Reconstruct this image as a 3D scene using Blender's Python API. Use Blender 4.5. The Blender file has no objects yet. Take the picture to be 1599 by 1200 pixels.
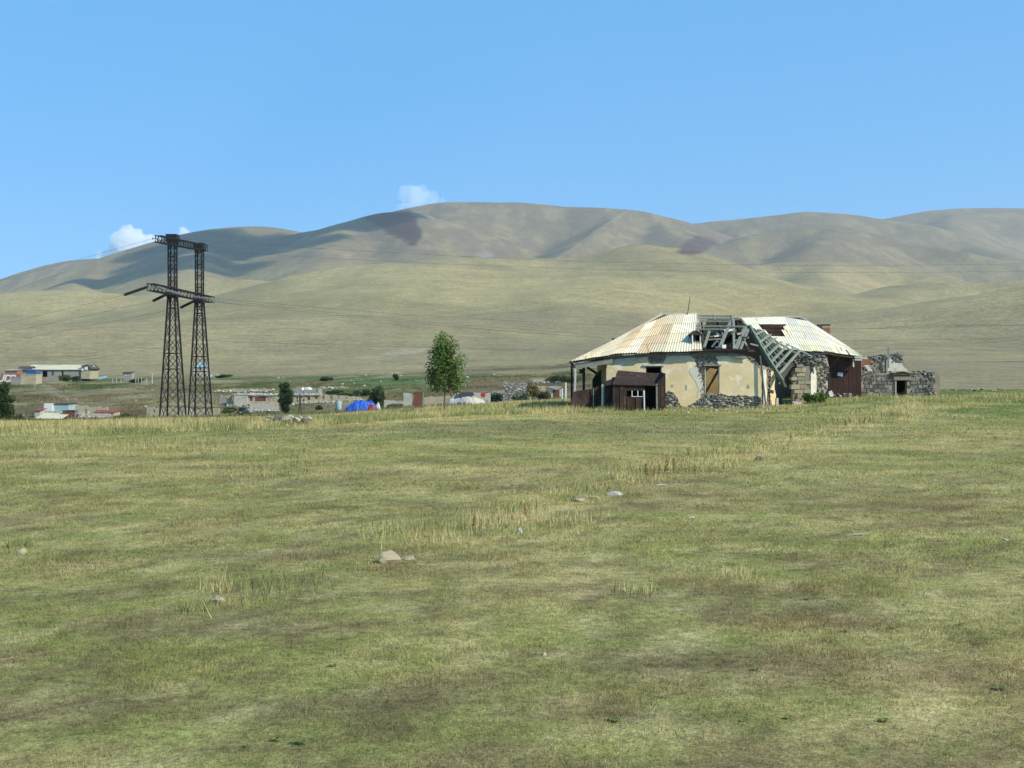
import bpy, bmesh, math, random
import numpy as np
from mathutils import Vector, Matrix
from mathutils.geometry import tessellate_polygon

# ------------------------------------------------------------------ camera, world, sun, exposure
R = math.radians
sc = bpy.context.scene
COL = sc.collection
F, HC, CX, CY = 1930.0, 2.5, 799.5, 577.0      # focal length in photo pixels, eye height, principal x, eye level row
cam_d = bpy.data.cameras.new('camera')
cam = bpy.data.objects.new('camera', cam_d)
COL.objects.link(cam)
cam.location = (0, 0, HC)
cam.rotation_euler = (R(90), 0, 0)
cam_d.sensor_width = 36.0
cam_d.lens = 36.0 * F / 1599.0
cam_d.shift_y = -23.0 / 1599.0
cam_d.clip_start = 0.1
cam_d.clip_end = 60000
sc.camera = cam

SUN_AZ, SUN_EL = 120.0, 36.0                    # clockwise from +Y; behind the camera to the right
SUN_DIR = Vector((math.sin(R(SUN_AZ)) * math.cos(R(SUN_EL)), math.cos(R(SUN_AZ)) * math.cos(R(SUN_EL)), math.sin(R(SUN_EL))))
w = bpy.data.worlds.new('World')
sc.world = w
w.use_nodes = True
wn = w.node_tree
bg = wn.nodes['Background']
sky = wn.nodes.new('ShaderNodeTexSky')
sky.sky_type = 'NISHITA'
sky.sun_disc = False
sky.sun_elevation = R(SUN_EL)
sky.sun_rotation = R(SUN_AZ)
sky.altitude = 4000
sky.air_density = 1.0
sky.dust_density = 0.0
sky.ozone_density = 3.0
hsv = wn.nodes.new('ShaderNodeHueSaturation')
hsv.inputs['Value'].default_value = 1.06
hsv.inputs['Saturation'].default_value = 1.2
wn.links.new(sky.outputs[0], hsv.inputs['Color'])
smx = wn.nodes.new('ShaderNodeMix')               # even the sky out towards the deep, nearly flat blue of thin mountain air
smx.data_type = 'RGBA'
smx.clamp_result = False
smx.inputs[0].default_value = 0.7
smx.inputs[7].default_value = (0.86, 3.06, 5.75, 1)
wn.links.new(hsv.outputs[0], smx.inputs[6])
wn.links.new(smx.outputs[2], bg.inputs[0])
bg.inputs[1].default_value = 0.15
sun_d = bpy.data.lights.new('sun', 'SUN')
sun_d.energy = 4.9
sun_d.angle = R(0.53)
sun_d.color = (1.0, 0.91, 0.73)
sun = bpy.data.objects.new('sun', sun_d)
COL.objects.link(sun)
sun.rotation_euler = SUN_DIR.to_track_quat('Z', 'Y').to_euler()
sc.view_settings.view_transform = 'Standard'
sc.view_settings.look = 'None'
sc.view_settings.exposure = 0.2
sc.view_settings.gamma = 1.0
sc.cycles.max_bounces = 6
sc.cycles.volume_bounces = 5
sc.cycles.use_denoising = True
sc.cycles.transparent_max_bounces = 12

rnd = random.Random(7)
rng = np.random.default_rng(11)

# ------------------------------------------------------------------ small numeric helpers
def at(px, py, D):
    return Vector(((px - CX) / F * D, D, HC + (CY - py) / F * D))

def sstep(t):
    t = np.clip(t, 0, 1)
    return t * t * (3 - 2 * t)

def pchip(x, xs, ys):
    xs = np.asarray(xs, float); ys = np.asarray(ys, float)
    h = np.diff(xs); d = np.diff(ys) / h
    m = np.zeros_like(ys)
    for i in range(1, len(xs) - 1):
        if d[i - 1] * d[i] > 0:
            w1 = 2 * h[i] + h[i - 1]; w2 = h[i] + 2 * h[i - 1]
            m[i] = (w1 + w2) / (w1 / d[i - 1] + w2 / d[i])
    m[0] = d[0]; m[-1] = d[-1]
    x = np.clip(x, xs[0], xs[-1])
    k = np.clip(np.searchsorted(xs, x) - 1, 0, len(xs) - 2)
    t = (x - xs[k]) / h[k]
    return ((2*t**3 - 3*t**2 + 1) * ys[k] + (t**3 - 2*t**2 + t) * h[k] * m[k]
            + (-2*t**3 + 3*t**2) * ys[k+1] + (t**3 - t**2) * h[k] * m[k+1])

def _hash(ix, iy, s):
    n = (ix.astype(np.int64) * 374761393 + iy.astype(np.int64) * 668265263 + s * 974634777) & 0xFFFFFFFF
    n = ((n ^ (n >> 13)) * 1274126177) & 0xFFFFFFFF
    n = n ^ (n >> 16)
    return (n & 0xFFFF) / 65535.0

def vnoise(x, y, s=0):
    ix = np.floor(x); iy = np.floor(y)
    fx = x - ix; fy = y - iy
    fx = fx * fx * fx * (fx * (fx * 6 - 15) + 10); fy = fy * fy * fy * (fy * (fy * 6 - 15) + 10)
    a = _hash(ix, iy, s); b = _hash(ix + 1, iy, s); c = _hash(ix, iy + 1, s); d = _hash(ix + 1, iy + 1, s)
    return (a * (1 - fx) + b * fx) * (1 - fy) + (c * (1 - fx) + d * fx) * fy

def fbm(x, y, s=0, octv=4, gain=0.5):
    v = 0; a = 1; t = 0
    for o in range(octv):
        v = v + a * vnoise(x * 2**o + 17.3 * o, y * 2**o - 9.1 * o, s + o); t += a; a *= gain
    return v / t

def in_poly(px, py, poly):
    ins = np.zeros(px.shape, bool)
    n = len(poly)
    for i in range(n):
        x0, y0 = poly[i]; x1, y1 = poly[(i + 1) % n]
        if y0 == y1: continue
        c = ((y0 > py) != (y1 > py)) & (px < (x1 - x0) * (py - y0) / (y1 - y0) + x0)
        ins ^= c
    return ins

def seg_dist(x, y, pts):
    best = np.full(np.shape(x), 1e9)
    for (x0, y0), (x1, y1) in zip(pts[:-1], pts[1:]):
        dx, dy = x1 - x0, y1 - y0
        t = np.clip(((x - x0) * dx + (y - y0) * dy) / (dx * dx + dy * dy + 1e-9), 0, 1)
        best = np.minimum(best, np.hypot(x - x0 - t * dx, y - y0 - t * dy))
    return best

# ------------------------------------------------------------------ materials
def srgb(r, g, b):
    f = lambda c: (c / 255 / 12.92) if c / 255 <= 0.04045 else ((c / 255 + 0.055) / 1.055) ** 2.4
    return (f(r), f(g), f(b), 1)

MATS = {}
def mat(name, c1, c2=None, scale=3.0, rough=0.85, bump=0.0, bscale=None, metal=0.0, col=False, detail=6, stretch=(1, 1, 1), c3=None, s3=0.6, thr=0.6, var=0.0, translucent=0.0):
    """procedural material: two tones mixed by noise, optional third tone in patches, optional 'Col' attribute multiply, bump"""
    m = bpy.data.materials.new(name); m.use_nodes = True
    nt = m.node_tree; N = nt.nodes; L = nt.links
    b = N['Principled BSDF']
    b.inputs['Roughness'].default_value = rough
    b.inputs['Metallic'].default_value = metal
    b.inputs['Specular IOR Level'].default_value = 0.25
    tc = N.new('ShaderNodeTexCoord'); mp = N.new('ShaderNodeMapping')
    L.new(tc.outputs['Object'], mp.inputs[0]); mp.inputs['Scale'].default_value = stretch
    def noise(s, d=detail):
        n = N.new('ShaderNodeTexNoise'); n.inputs['Scale'].default_value = s; n.inputs['Detail'].default_value = d
        n.inputs['Roughness'].default_value = 0.6
        L.new(mp.outputs[0], n.inputs['Vector']); return n
    n1 = noise(scale)
    ramp = N.new('ShaderNodeValToRGB'); ramp.color_ramp.elements[0].position = 0.32; ramp.color_ramp.elements[1].position = 0.68
    ramp.color_ramp.elements[0].color = c1 if len(c1) == 4 else (*c1, 1)
    c2 = c2 or c1
    ramp.color_ramp.elements[1].color = c2 if len(c2) == 4 else (*c2, 1)
    L.new(n1.outputs[0], ramp.inputs[0]); out = ramp.outputs[0]
    if c3:
        n3 = noise(s3, 8); r3 = N.new('ShaderNodeValToRGB')
        r3.color_ramp.elements[0].position = thr; r3.color_ramp.elements[1].position = thr + 0.08
        L.new(n3.outputs[0], r3.inputs[0])
        mx = N.new('ShaderNodeMix'); mx.data_type = 'RGBA'
        L.new(r3.outputs[0], mx.inputs[0]); L.new(out, mx.inputs[6]); mx.inputs[7].default_value = c3 if len(c3) == 4 else (*c3, 1)
        out = mx.outputs[2]
    if col:
        at_ = N.new('ShaderNodeAttribute'); at_.attribute_name = 'Col'
        mx = N.new('ShaderNodeMix'); mx.data_type = 'RGBA'; mx.blend_type = 'MULTIPLY'; mx.inputs[0].default_value = 1
        L.new(out, mx.inputs[6]); L.new(at_.outputs[0], mx.inputs[7]); out = mx.outputs[2]
    L.new(out, b.inputs['Base Color'])
    if translucent:
        tr = N.new('ShaderNodeBsdfTranslucent'); L.new(out, tr.inputs[0])
        ms = N.new('ShaderNodeMixShader'); ms.inputs[0].default_value = translucent
        L.new(b.outputs[0], ms.inputs[1]); L.new(tr.outputs[0], ms.inputs[2])
        L.new(ms.outputs[0], N['Material Output'].inputs[0])
    if bump:
        nb = noise(bscale or scale * 4, 8); bp = N.new('ShaderNodeBump'); bp.inputs['Strength'].default_value = bump; bp.inputs['Distance'].default_value = 0.03
        L.new(nb.outputs[0], bp.inputs['Height']); L.new(bp.outputs[0], b.inputs['Normal'])
    MATS[name] = m
    return m

# ------------------------------------------------------------------ mesh builder
class MB:
    def __init__(s): s.v = []; s.f = []; s.c = []; s.col = (1, 1, 1)
    def add(s, vs, fs, col=None):
        o = len(s.v); s.v.extend([tuple(v) for v in vs]); c = col or s.col
        for f in fs: s.f.append(tuple(i + o for i in f)); s.c.append(c)
    def hexa(s, p, col=None):   # p: 8 corners, bottom ring then top ring
        s.add(p, [(3, 2, 1, 0), (4, 5, 6, 7), (0, 1, 5, 4), (1, 2, 6, 5), (2, 3, 7, 6), (3, 0, 4, 7)], col)
    def box(s, c, sz, rz=0.0, col=None, rx=0.0, ry=0.0, jit=0.0):
        m = Matrix.Rotation(rz, 3, 'Z') @ Matrix.Rotation(ry, 3, 'Y') @ Matrix.Rotation(rx, 3, 'X')
        hx, hy, hz = sz[0] / 2, sz[1] / 2, sz[2] / 2
        ps = []
        for z in (-hz, hz):
            for x, y in ((-hx, -hy), (hx, -hy), (hx, hy), (-hx, hy)):
                q = Vector((x + rnd.uniform(-jit, jit), y + rnd.uniform(-jit, jit), z + rnd.uniform(-jit, jit)))
                ps.append(Vector(c) + m @ q)
        s.hexa(ps, col)
    def beam(s, a, b, w, h=None, col=None, w2=None):
        h = h or w
        a, b = Vector(a), Vector(b); d = (b - a)
        if d.length < 1e-6: return
        d.normalize(); up = Vector((0, 0, 1)) if abs(d.z) < 0.95 else Vector((0, 1, 0))
        x = d.cross(up).normalized(); y = x.cross(d).normalized()
        k = (w2 or w) / w
        ps = [a - x*w/2 - y*h/2, a + x*w/2 - y*h/2, a + x*w/2 + y*h/2, a - x*w/2 + y*h/2]
        ps += [b - x*w/2*k - y*h/2*k, b + x*w/2*k - y*h/2*k, b + x*w/2*k + y*h/2*k, b - x*w/2*k + y*h/2*k]
        s.hexa(ps, col)
    def tube(s, pts, rs, n=8, col=None, cap=True):
        pts = [Vector(p) for p in pts]
        if not hasattr(rs, '__len__'): rs = [rs] * len(pts)
        vs = []; fs = []
        for i, p in enumerate(pts):
            d = (pts[min(i + 1, len(pts) - 1)] - pts[max(i - 1, 0)]).normalized()
            up = Vector((0, 0, 1)) if abs(d.z) < 0.95 else Vector((0, 1, 0))
            x = d.cross(up).normalized(); y = x.cross(d).normalized()
            for k in range(n):
                a = 2 * math.pi * k / n
                vs.append(p + (x * math.cos(a) + y * math.sin(a)) * rs[i])
        for i in range(len(pts) - 1):
            for k in range(n):
                fs.append((i*n + k, i*n + (k+1) % n, (i+1)*n + (k+1) % n, (i+1)*n + k))
        if cap:
            fs.append(tuple(range(n))[::-1]); fs.append(tuple((len(pts)-1)*n + k for k in range(n)))
        s.add(vs, fs, col)
    def slab(s, outline, thick, holes=(), col=None):
        """polygon (3D points, planar-ish) with holes, extruded by vector thick"""
        loops = [[Vector(p) for p in outline]] + [[Vector(p) for p in h] for h in holes]
        flat = [p for l in loops for p in l]
        tris = tessellate_polygon(loops)
        t = Vector(thick); n = len(flat)
        # orient so the front (side opposite thick) faces -thick
        vs = flat + [p + t for p in flat]; fs = []
        for a, b, c in tris:
            nn = (flat[b] - flat[a]).cross(flat[c] - flat[a])
            if nn.dot(t) > 0: a, c = c, a
            fs.append((a, b, c)); fs.append((c + n, b + n, a + n))
        o = 0
        for l in loops:
            k = len(l)
            for i in range(k):
                j = (i + 1) % k
                fs.append((o + i, o + j, o + j + n, o + i + n))
            o += k
        s.add(vs, fs, col)
    def stone(s, c, r, seed=0, col=None, sub=1, rough=0.22, rz=0.0):
        bm = bmesh.new(); bmesh.ops.create_icosphere(bm, subdivisions=sub, radius=1)
        rr = random.Random(seed)
        k = [Vector((rr.uniform(-1, 1), rr.uniform(-1, 1), rr.uniform(-1, 1))).normalized() for _ in range(7)]
        m = Matrix.Rotation(rz, 3, 'Z')
        vs = []
        for v in bm.verts:
            d = v.co.normalized(); q = d.copy()
            for a in k:                                   # flat chipped faces
                e = q.dot(a)
                if e > 0.58: q -= a * (e - 0.58)
            q *= 1 + rr.uniform(-rough, rough) * 0.5
            vs.append(Vector(c) + m @ Vector((q.x * r[0], q.y * r[1], q.z * r[2])))
        fs = [tuple(v.index for v in f.verts) for f in bm.faces]
        bm.free(); s.add(vs, fs, col)
    def build(s, name, material, parent=None, loc=None, smooth=False):
        me = bpy.data.meshes.new(name)
        off = Vector(parent_loc(parent)) if parent else Vector(loc or (0, 0, 0))
        me.from_pydata([tuple(Vector(v) - off) for v in s.v], [], s.f)
        a = me.color_attributes.new('Col', 'FLOAT_COLOR', 'CORNER')
        cols = []
        for f, c in zip(s.f, s.c): cols.extend((c[0], c[1], c[2], 1) * len(f))
        a.data.foreach_set('color', cols)
        bm = bmesh.new(); bm.from_mesh(me); bmesh.ops.recalc_face_normals(bm, faces=bm.faces); bm.to_mesh(me); bm.free()
        if smooth: me.polygons.foreach_set('use_smooth', [True] * len(me.polygons))
        me.materials.append(material)
        o = bpy.data.objects.new(name, me); COL.objects.link(o)
        if parent: o.parent = parent
        else: o.location = off
        return o

def parent_loc(o):
    l = Vector((0, 0, 0))
    while o: l = l + o.location; o = o.parent
    return l

def tag(o, label=None, cat=None, group=None, kind=None):
    if label: o['label'] = label
    if cat: o['category'] = cat
    if group: o['group'] = group
    if cat and not kind: kind = 'thing'
    if kind: o['kind'] = kind
    return o

def thing(name, loc, label, cat, group=None):
    o = bpy.data.objects.new(name, None); COL.objects.link(o); o.location = loc; o.empty_display_size = 0.3
    return tag(o, label, cat, group)

def dup(root, loc, rz=0.0, sc_=1.0, label=None, group=None):
    c = root.copy(); COL.objects.link(c); c.location = loc; c.rotation_euler = (0, 0, rz)
    c.scale = (sc_, sc_, sc_) if not hasattr(sc_, '__len__') else sc_
    if label: c['label'] = label
    if group: c['group'] = group
    for ch in list(root.children):
        k = ch.copy(); COL.objects.link(k); k.parent = c
        for g in list(ch.children):
            q = g.copy(); COL.objects.link(q); q.parent = k
    return c

def np_mesh(name, verts, faces_flat, nper, material, cols=None, smooth=False, loc=(0, 0, 0)):
    me = bpy.data.meshes.new(name)
    nv = len(verts); nf = len(faces_flat) // nper
    me.vertices.add(nv); me.vertices.foreach_set('co', np.asarray(verts, np.float32).ravel())
    me.loops.add(nf * nper); me.loops.foreach_set('vertex_index', np.asarray(faces_flat, np.int32))
    me.polygons.add(nf); me.polygons.foreach_set('loop_start', np.arange(0, nf * nper, nper, dtype=np.int32))
    if smooth: me.polygons.foreach_set('use_smooth', np.ones(nf, bool))
    if cols is not None:
        a = me.color_attributes.new('Col', 'FLOAT_COLOR', 'POINT')
        c4 = np.ones((nv, 4), np.float32); c4[:, :3] = cols
        a.data.foreach_set('color', c4.ravel())
    me.update(calc_edges=True)
    me.materials.append(material)
    o = bpy.data.objects.new(name, me); COL.objects.link(o); o.location = loc
    return o
# ------------------------------------------------------------------ terrain
def base_z(x, y):
    x = np.asarray(x, float); y = np.asarray(y, float)
    px = CX + F * x / np.maximum(y, 25)
    Dc = np.interp(px, [0, 500, 700, 900, 1200, 1599], [30, 40, 58, 82, 98, 104])
    dep = np.interp(px, [-400, 100, 450, 700, 800, 1300], [7.6, 7.6, 7.0, 5.2, 4.2, 2.0])
    z = -dep * sstep((y - Dc) / np.maximum(250 - Dc, 1))
    z = z + pchip(y, [0, 250, 290, 450, 700, 1200, 2500, 9000], [0, 0.3, 1.5, 6.0, 11.5, 26, 66, 140])
    z = z + 0.45 * sstep((x - 14) / 10) * sstep((y - 55) / 30)
    near = sstep((260 - y) / 200)
    z = z + near * 0.16 * (fbm(x / 9, y / 9, 3, 3) - 0.5) * sstep((y - 4) / 20) + (1 - near) * sstep((900 - y) / 500) * 1.6 * (fbm(x / 60, y / 60, 5, 4) - 0.5)
    return z

# crest lines of the hills: (photo column, photo row, distance), side slope, rounding radius
RIDGES = [
    ([(-900, 470, 7200), (-400, 468, 7000), (-150, 470, 6800), (0, 452, 6800), (60, 426, 6800), (120, 406, 6800), (175, 402, 6800), (240, 392, 6900), (300, 385, 7000)], 0.42, 120),
    ([(60, 470, 4600), (110, 447, 4900), (150, 422, 5100), (205, 400, 5300), (270, 376, 5500), (330, 360, 5600), (385, 354, 5700), (430, 357, 5700), (470, 365, 5700)], 0.46, 170),
    ([(150, 423, 5100), (118, 440, 4500), (90, 462, 3900)], 0.44, 40),
    ([(330, 361, 5600), (318, 385, 5000), (300, 412, 4400), (290, 440, 3900)], 0.42, 70),
    ([(430, 420, 4400), (440, 398, 4800), (470, 366, 5200), (520, 356, 5300), (570, 341, 5400), (612, 331, 5500), (640, 331, 5500)], 0.46, 90),
    ([(636, 331, 5500), (650, 346, 5200), (655, 372, 4800), (640, 402, 4300)], 0.42, 80),
    ([(540, 350, 5300), (530, 378, 4700), (500, 408, 4100), (470, 430, 3700)], 0.40, 60),
    ([(620, 336, 6300), (652, 326, 6300), (700, 317, 6300), (740, 316, 6300), (800, 317, 6300), (860, 321, 6300), (920, 325, 6200), (982, 329, 6100), (1012, 337, 6100), (1040, 346, 6100), (1075, 356, 6100), (1110, 372, 6000)], 0.46, 180),
    ([(725, 318, 6300), (705, 345, 5600), (690, 375, 5000), (700, 405, 4400)], 0.42, 110),
    ([(981, 330, 6100), (952, 348, 5600), (918, 372, 5000), (888, 392, 4500), (855, 412, 4000)], 0.44, 22),
    ([(1012, 338, 6100), (1050, 358, 5500), (1064, 384, 4900), (1050, 404, 4400)], 0.42, 60),
    ([(1040, 362, 6900), (1075, 351, 6900), (1110, 347, 6900), (1150, 343, 6900), (1200, 338, 6800), (1240, 334, 6800), (1262, 332, 6800), (1290, 333, 6800), (1330, 338, 6800), (1370, 344, 6800), (1420, 352, 6600)], 0.46, 200),
    ([(1110, 408, 4700), (1128, 394, 5000), (1150, 376, 5200), (1180, 366, 5300), (1230, 356, 5400), (1280, 350, 5400), (1320, 356, 5400), (1370, 368, 5300), (1430, 381, 5200), (1500, 394, 5000), (1560, 404, 4900), (1640, 413, 4800), (1800, 430, 4700)], 0.46, 90),
    ([(1300, 352, 5400), (1290, 372, 4900), (1260, 396, 4400)], 0.42, 50),
    ([(1350, 352, 8000), (1385, 343, 8000), (1415, 338, 8000), (1450, 331, 8000), (1490, 326, 8000), (1550, 325, 8000), (1599, 327, 7900), (1700, 332, 7800), (1950, 345, 7600), (2500, 380, 7500)], 0.40, 220),
    ([(1500, 327, 8000), (1480, 352, 7000), (1510, 380, 6200), (1570, 400, 5700)], 0.44, 60),
    ([(1150, 428, 3700), (1175, 416, 3750), (1200, 410, 3800), (1230, 407, 3800), (1290, 408, 3800), (1340, 412, 3750), (1400, 420, 3700), (1450, 430, 3600), (1500, 441, 3500), (1580, 455, 3400)], 0.44, 70),
    ([(1300, 409, 3800), (1280, 426, 3300), (1255, 448, 2900)], 0.42, 70),
    # the near broad hills
    ([(-700, 462, 2900), (-200, 460, 2800), (0, 458, 2700), (80, 453, 2700), (150, 457, 2600), (230, 466, 2500), (300, 478, 2300)], 0.22, 120),
    ([(300, 462, 3100), (345, 440, 3200), (395, 437, 3200), (450, 446, 3100)], 0.34, 80),
    ([(330, 470, 2500), (420, 446, 2600), (510, 424, 2700), (600, 413, 2750), (700, 408, 2800), (800, 406, 2850), (880, 403, 2900), (950, 394, 3000), (1000, 388, 3000)], 0.22, 140, 3.2),
    ([(985, 389, 3000), (1045, 389, 2980), (1085, 398, 2950), (1115, 410, 2920), (1142, 424, 2880), (1164, 444, 2840), (1190, 474, 2800), (1214, 502, 2750)], 0.22, 140, 3.2),
    ([(990, 389, 3000), (950, 420, 2450), (900, 455, 1950), (840, 490, 1550)], 0.18, 90, 1.6),
    ([(700, 408, 2800), (640, 440, 2200), (560, 475, 1750), (480, 505, 1400)], 0.16, 90, 1.3),
    ([(1195, 506, 2300), (1215, 493, 2400), (1260, 480, 2450), (1300, 470, 2500), (1350, 458, 2550), (1400, 447, 2600), (1450, 440, 2600), (1500, 438, 2600), (1560, 437, 2600), (1620, 434, 2600), (1800, 422, 2600), (2200, 430, 2500)], 0.42, 50),
    ([(1400, 447, 2600), (1370, 475, 2100), (1330, 498, 1750)], 0.34, 60),
    ([(1270, 516, 1150), (1330, 508, 1250), (1400, 500, 1300), (1450, 490, 1350), (1500, 477, 1400), (1550, 465, 1450), (1620, 452, 1500), (1800, 430, 1500), (2200, 430, 1500)], 0.17, 80),
    ([(-600, 545, 1000), (-200, 520, 1050), (0, 508, 1150), (120, 503, 1250), (260, 500, 1350), (400, 497, 1400), (520, 500, 1400)], 0.12, 150),
]

def far_z(x, y):
    k = 8.0
    acc = base_z(x, y) / k
    for pts, sl, rr, *ax in RIDGES:
        ax = ax[0] if ax else 1.0
        if sum(q[2] for q in pts) / len(pts) > 3300: sl = sl * 1.05; rr = rr * 1.0
        P = np.array([tuple(at(*p)) for p in pts])
        n = len(P); ti = np.linspace(0, n - 1, (n - 1) * 3 + 1)
        Q = np.stack([pchip(ti, np.arange(n), P[:, j]) for j in range(3)], 1)
        h = np.full(x.shape, -1e4)
        for a, b in zip(Q[:-1], Q[1:]):
            dx, dy = (b[0] - a[0]) * ax, b[1] - a[1]
            t = np.clip(((x - a[0]) * ax * dx + (y - a[1]) * dy) / (dx * dx + dy * dy), 0, 1)
            d = np.hypot((x - a[0]) * ax - t * dx, y - a[1] - t * dy)
            h = np.maximum(h, a[2] + t * (b[2] - a[2]) - sl * (np.sqrt(d * d + rr * rr) - rr))
        acc = np.logaddexp(acc, (h - 2) / k)
    z = k * acc
    return z

def ground_z(x, y):
    return float(base_z(np.array([x]), np.array([y]))[0])

# one grid of columns and rows, split by rows into field / valley / hills
APEX = 160.0
NU, rows_y = 860, np.concatenate([np.linspace(-60, 2, 14), 3.0 + np.cumsum(np.geomspace(0.35, 58.0, 900))])
rows_y = rows_y[rows_y < 8800]
us = np.linspace(-0.78, 0.78, NU)
GX = us[None, :] * (rows_y[:, None] + APEX); GY = np.repeat(rows_y[:, None], NU, 1)
GZ = base_z(GX, GY)
i_far = int(np.searchsorted(rows_y, 480))
FX, FY = GX[i_far:], GY[i_far:]
FZ = far_z(FX, FY)
mix = sstep((FY - 480) / 500)
# slope gullies and lumps growing with height
amp = np.clip((FZ - 40) / 250, 0, 1)
g1 = fbm(FX / 420, FY / 900, 21, 4); g2 = fbm(FX / 130, FY / 260, 31, 3)
g3 = fbm(FX / 240 + 0.5 * g1, FY / 1500, 25, 3)
low = np.clip((FZ - 12) / 60, 0, 1) * (1 - amp * 0.5)
FZ = FZ + amp * (7 * (np.abs(g1 - 0.5) * 2 - 0.25) + 7 * (np.abs(g3 - 0.5) * 2 - 0.2) + 3 * (g2 - 0.5)) + low * (12 * (fbm(FX / 520, FY / 260, 27, 3) - 0.5) + 6 * (np.abs(fbm(FX / 150, FY / 700, 29, 3) - 0.5) * 2 - 0.2))
GZ[i_far:] = GZ[i_far:] * (1 - mix) + FZ * mix
for _ in range(3):
    zz = GZ[i_far:]; zz[1:-1, 1:-1] = (zz[1:-1, 1:-1] * 2 + zz[:-2, 1:-1] + zz[2:, 1:-1] + zz[1:-1, :-2] + zz[1:-1, 2:]) / 6

# ---- ground colours (albedo of grass, dry grass, bare earth; one spur's lit edge is painted in)
STRIP = [(-1.2, 18.0), (0.3, 21.5), (3.2, 29.5), (7.8, 39.5), (13.0, 51.0), (19.5, 64.0), (27, 78)]
GREEN = np.array([0.225, 0.265, 0.085]); STRAW = np.array([0.43, 0.40, 0.175]); BROWN = np.array([0.185, 0.145, 0.075]); LUSH = np.array([0.10, 0.17, 0.045]); OLIVE = np.array([0.31, 0.315, 0.125])

def lerp(a, b, t):
    t = np.asarray(t)[..., None]; return a * (1 - t) + b * t

def field_col(x, y):
    n1 = fbm(x / 4.0, y / 5.0, 41, 5, 0.6); n2 = fbm(x / 11, y / 5, 51, 4); n3 = fbm(x / 1.1, y / 1.3, 61, 3)
    c = lerp(GREEN[None] if np.ndim(x) == 1 else np.broadcast_to(GREEN, x.shape + (3,)), OLIVE, sstep((n1 - 0.34) / 0.3))
    c = lerp(c, STRAW, 0.38 * sstep((n2 - 0.50) / 0.22))
    bare = sstep((fbm(x / 3.2, y / 2.0, 71, 5, 0.62) - 0.50) / 0.12) * sstep((34 - y) / 20) * (0.45 + 0.55 * sstep((x + 1) / 4))
    bare = np.maximum(bare, 0.8 * sstep(1 - np.abs(y - 16.2 - 0.06 * x) / 1.7) * sstep((fbm(x / 2, y / 1.2, 77, 4) - 0.40) / 0.14) * sstep((1.5 - x) / 3))
    bare = np.maximum(bare, 0.30 * sstep((fbm(x / 5.2, y / 2.6, 73, 4) - 0.56) / 0.1))
    c = lerp(c, BROWN, 0.46 * bare * (0.72 + 0.28 * sstep((x + 2) / 4)) * (0.45 + 0.9 * sstep((fbm(x / 0.7, y / 0.45, 79, 3) - 0.35) / 0.3)))
    # grey-green belt in front of the house, lush green at its foot, straw strip
    belt = sstep(1 - np.abs(y - 52) / 14) * sstep((x + 16) / 10) * sstep((18 + (y - 50) * 0.5 - x) / 6)
    c = lerp(c, np.array([0.20, 0.215, 0.095]), 0.8 * belt)
    lush = sstep(1 - np.abs(y - 71) / 6) * sstep((x - 8) / 6) * sstep((fbm(x / 5, y / 3, 81, 3) - 0.36) / 0.2) + sstep((x - 17) / 8) * sstep((y - 52) / 14) * sstep((fbm(x / 7, y / 9, 83, 3) - 0.34) / 0.2)
    c = lerp(c, LUSH, 0.85 * np.clip(lush, 0, 1))
    strip = sstep(1 - seg_dist(x, y, STRIP) / (1.1 + 0.035 * y)) * sstep((fbm(x / 2.2, y / 2.2, 91, 3) - 0.3) / 0.2)
    c = lerp(c, STRAW * 1.05, 0.75 * strip)
    edge = sstep((y - 46 - (x + 20) * 0.28) / 9) * sstep((8 - x) / 10) * sstep((fbm(x / 4, y / 7, 95, 3) - 0.25) / 0.25)
    c = lerp(c, STRAW * 1.05, 0.8 * edge)
    n4 = fbm(x / 0.42, y / 0.34, 63, 3); n5 = fbm(x / 2.6, y / 1.5, 65, 4, 0.6)
    c = lerp(c, np.array([0.13, 0.175, 0.05]), 0.55 * sstep((n4 - 0.60) / 0.12))
    c = lerp(c, np.array([0.44, 0.41, 0.20]), 0.32 * sstep((n5 - 0.57) / 0.12))
    c = lerp(c, np.array([0.20, 0.165, 0.10]), 0.45 * sstep((0.40 - n5) / 0.10) * sstep((60 - y) / 30))
    n6 = fbm(x / 0.22, y / 0.16, 67, 3); fz = sstep((45 - y) / 25)
    c = lerp(c, np.array([0.15, 0.125, 0.07]), 0.6 * fz * sstep((n6 - 0.56) / 0.12))
    c = lerp(c, np.array([0.46, 0.43, 0.24]), 0.45 * fz * sstep((0.40 - n6) / 0.10))
    return c * (0.72 + 0.56 * n3)[..., None]

def valley_col(x, y):
    n1 = fbm(x / 22, y / 40, 101, 5, 0.6); n2 = fbm(x / 9, y / 22, 111, 4, 0.6); n3 = fbm(x / 45, y / 45, 121, 3)
    c = lerp(np.broadcast_to(np.array([0.245, 0.215, 0.115]), x.shape + (3,)), np.array([0.125, 0.155, 0.055]), sstep((n1 - 0.46) / 0.12))
    c = lerp(c, np.array([0.34, 0.295, 0.155]), 0.8 * sstep((n2 - 0.52) / 0.12))
    c = lerp(c, np.array([0.165, 0.125, 0.07]), 0.6 * sstep((n3 - 0.54) / 0.1))
    px = CX + F * x / y
    gp = sstep(1 - np.abs(px - 600) / 110) * sstep(1 - np.abs(y - 390 - 30 * (n1 - 0.5)) / 70)
    c = lerp(c, np.array([0.10, 0.18, 0.05]), 0.9 * np.clip(gp * 1.6, 0, 1))
    tr = [(-92, 250), (-105, 300), (-128, 345), (-150, 400), (-175, 440)]
    p = sstep(1 - seg_dist(x, y, tr) / 2.6)
    p2 = sstep(1 - seg_dist(x, y, [(-128, 345), (-118, 400), (-140, 470)]) / 2.0)
    c = lerp(c, np.array([0.33, 0.29, 0.19]), np.clip(np.maximum(p, p2), 0, 1) * 0.8)
    return c

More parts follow.
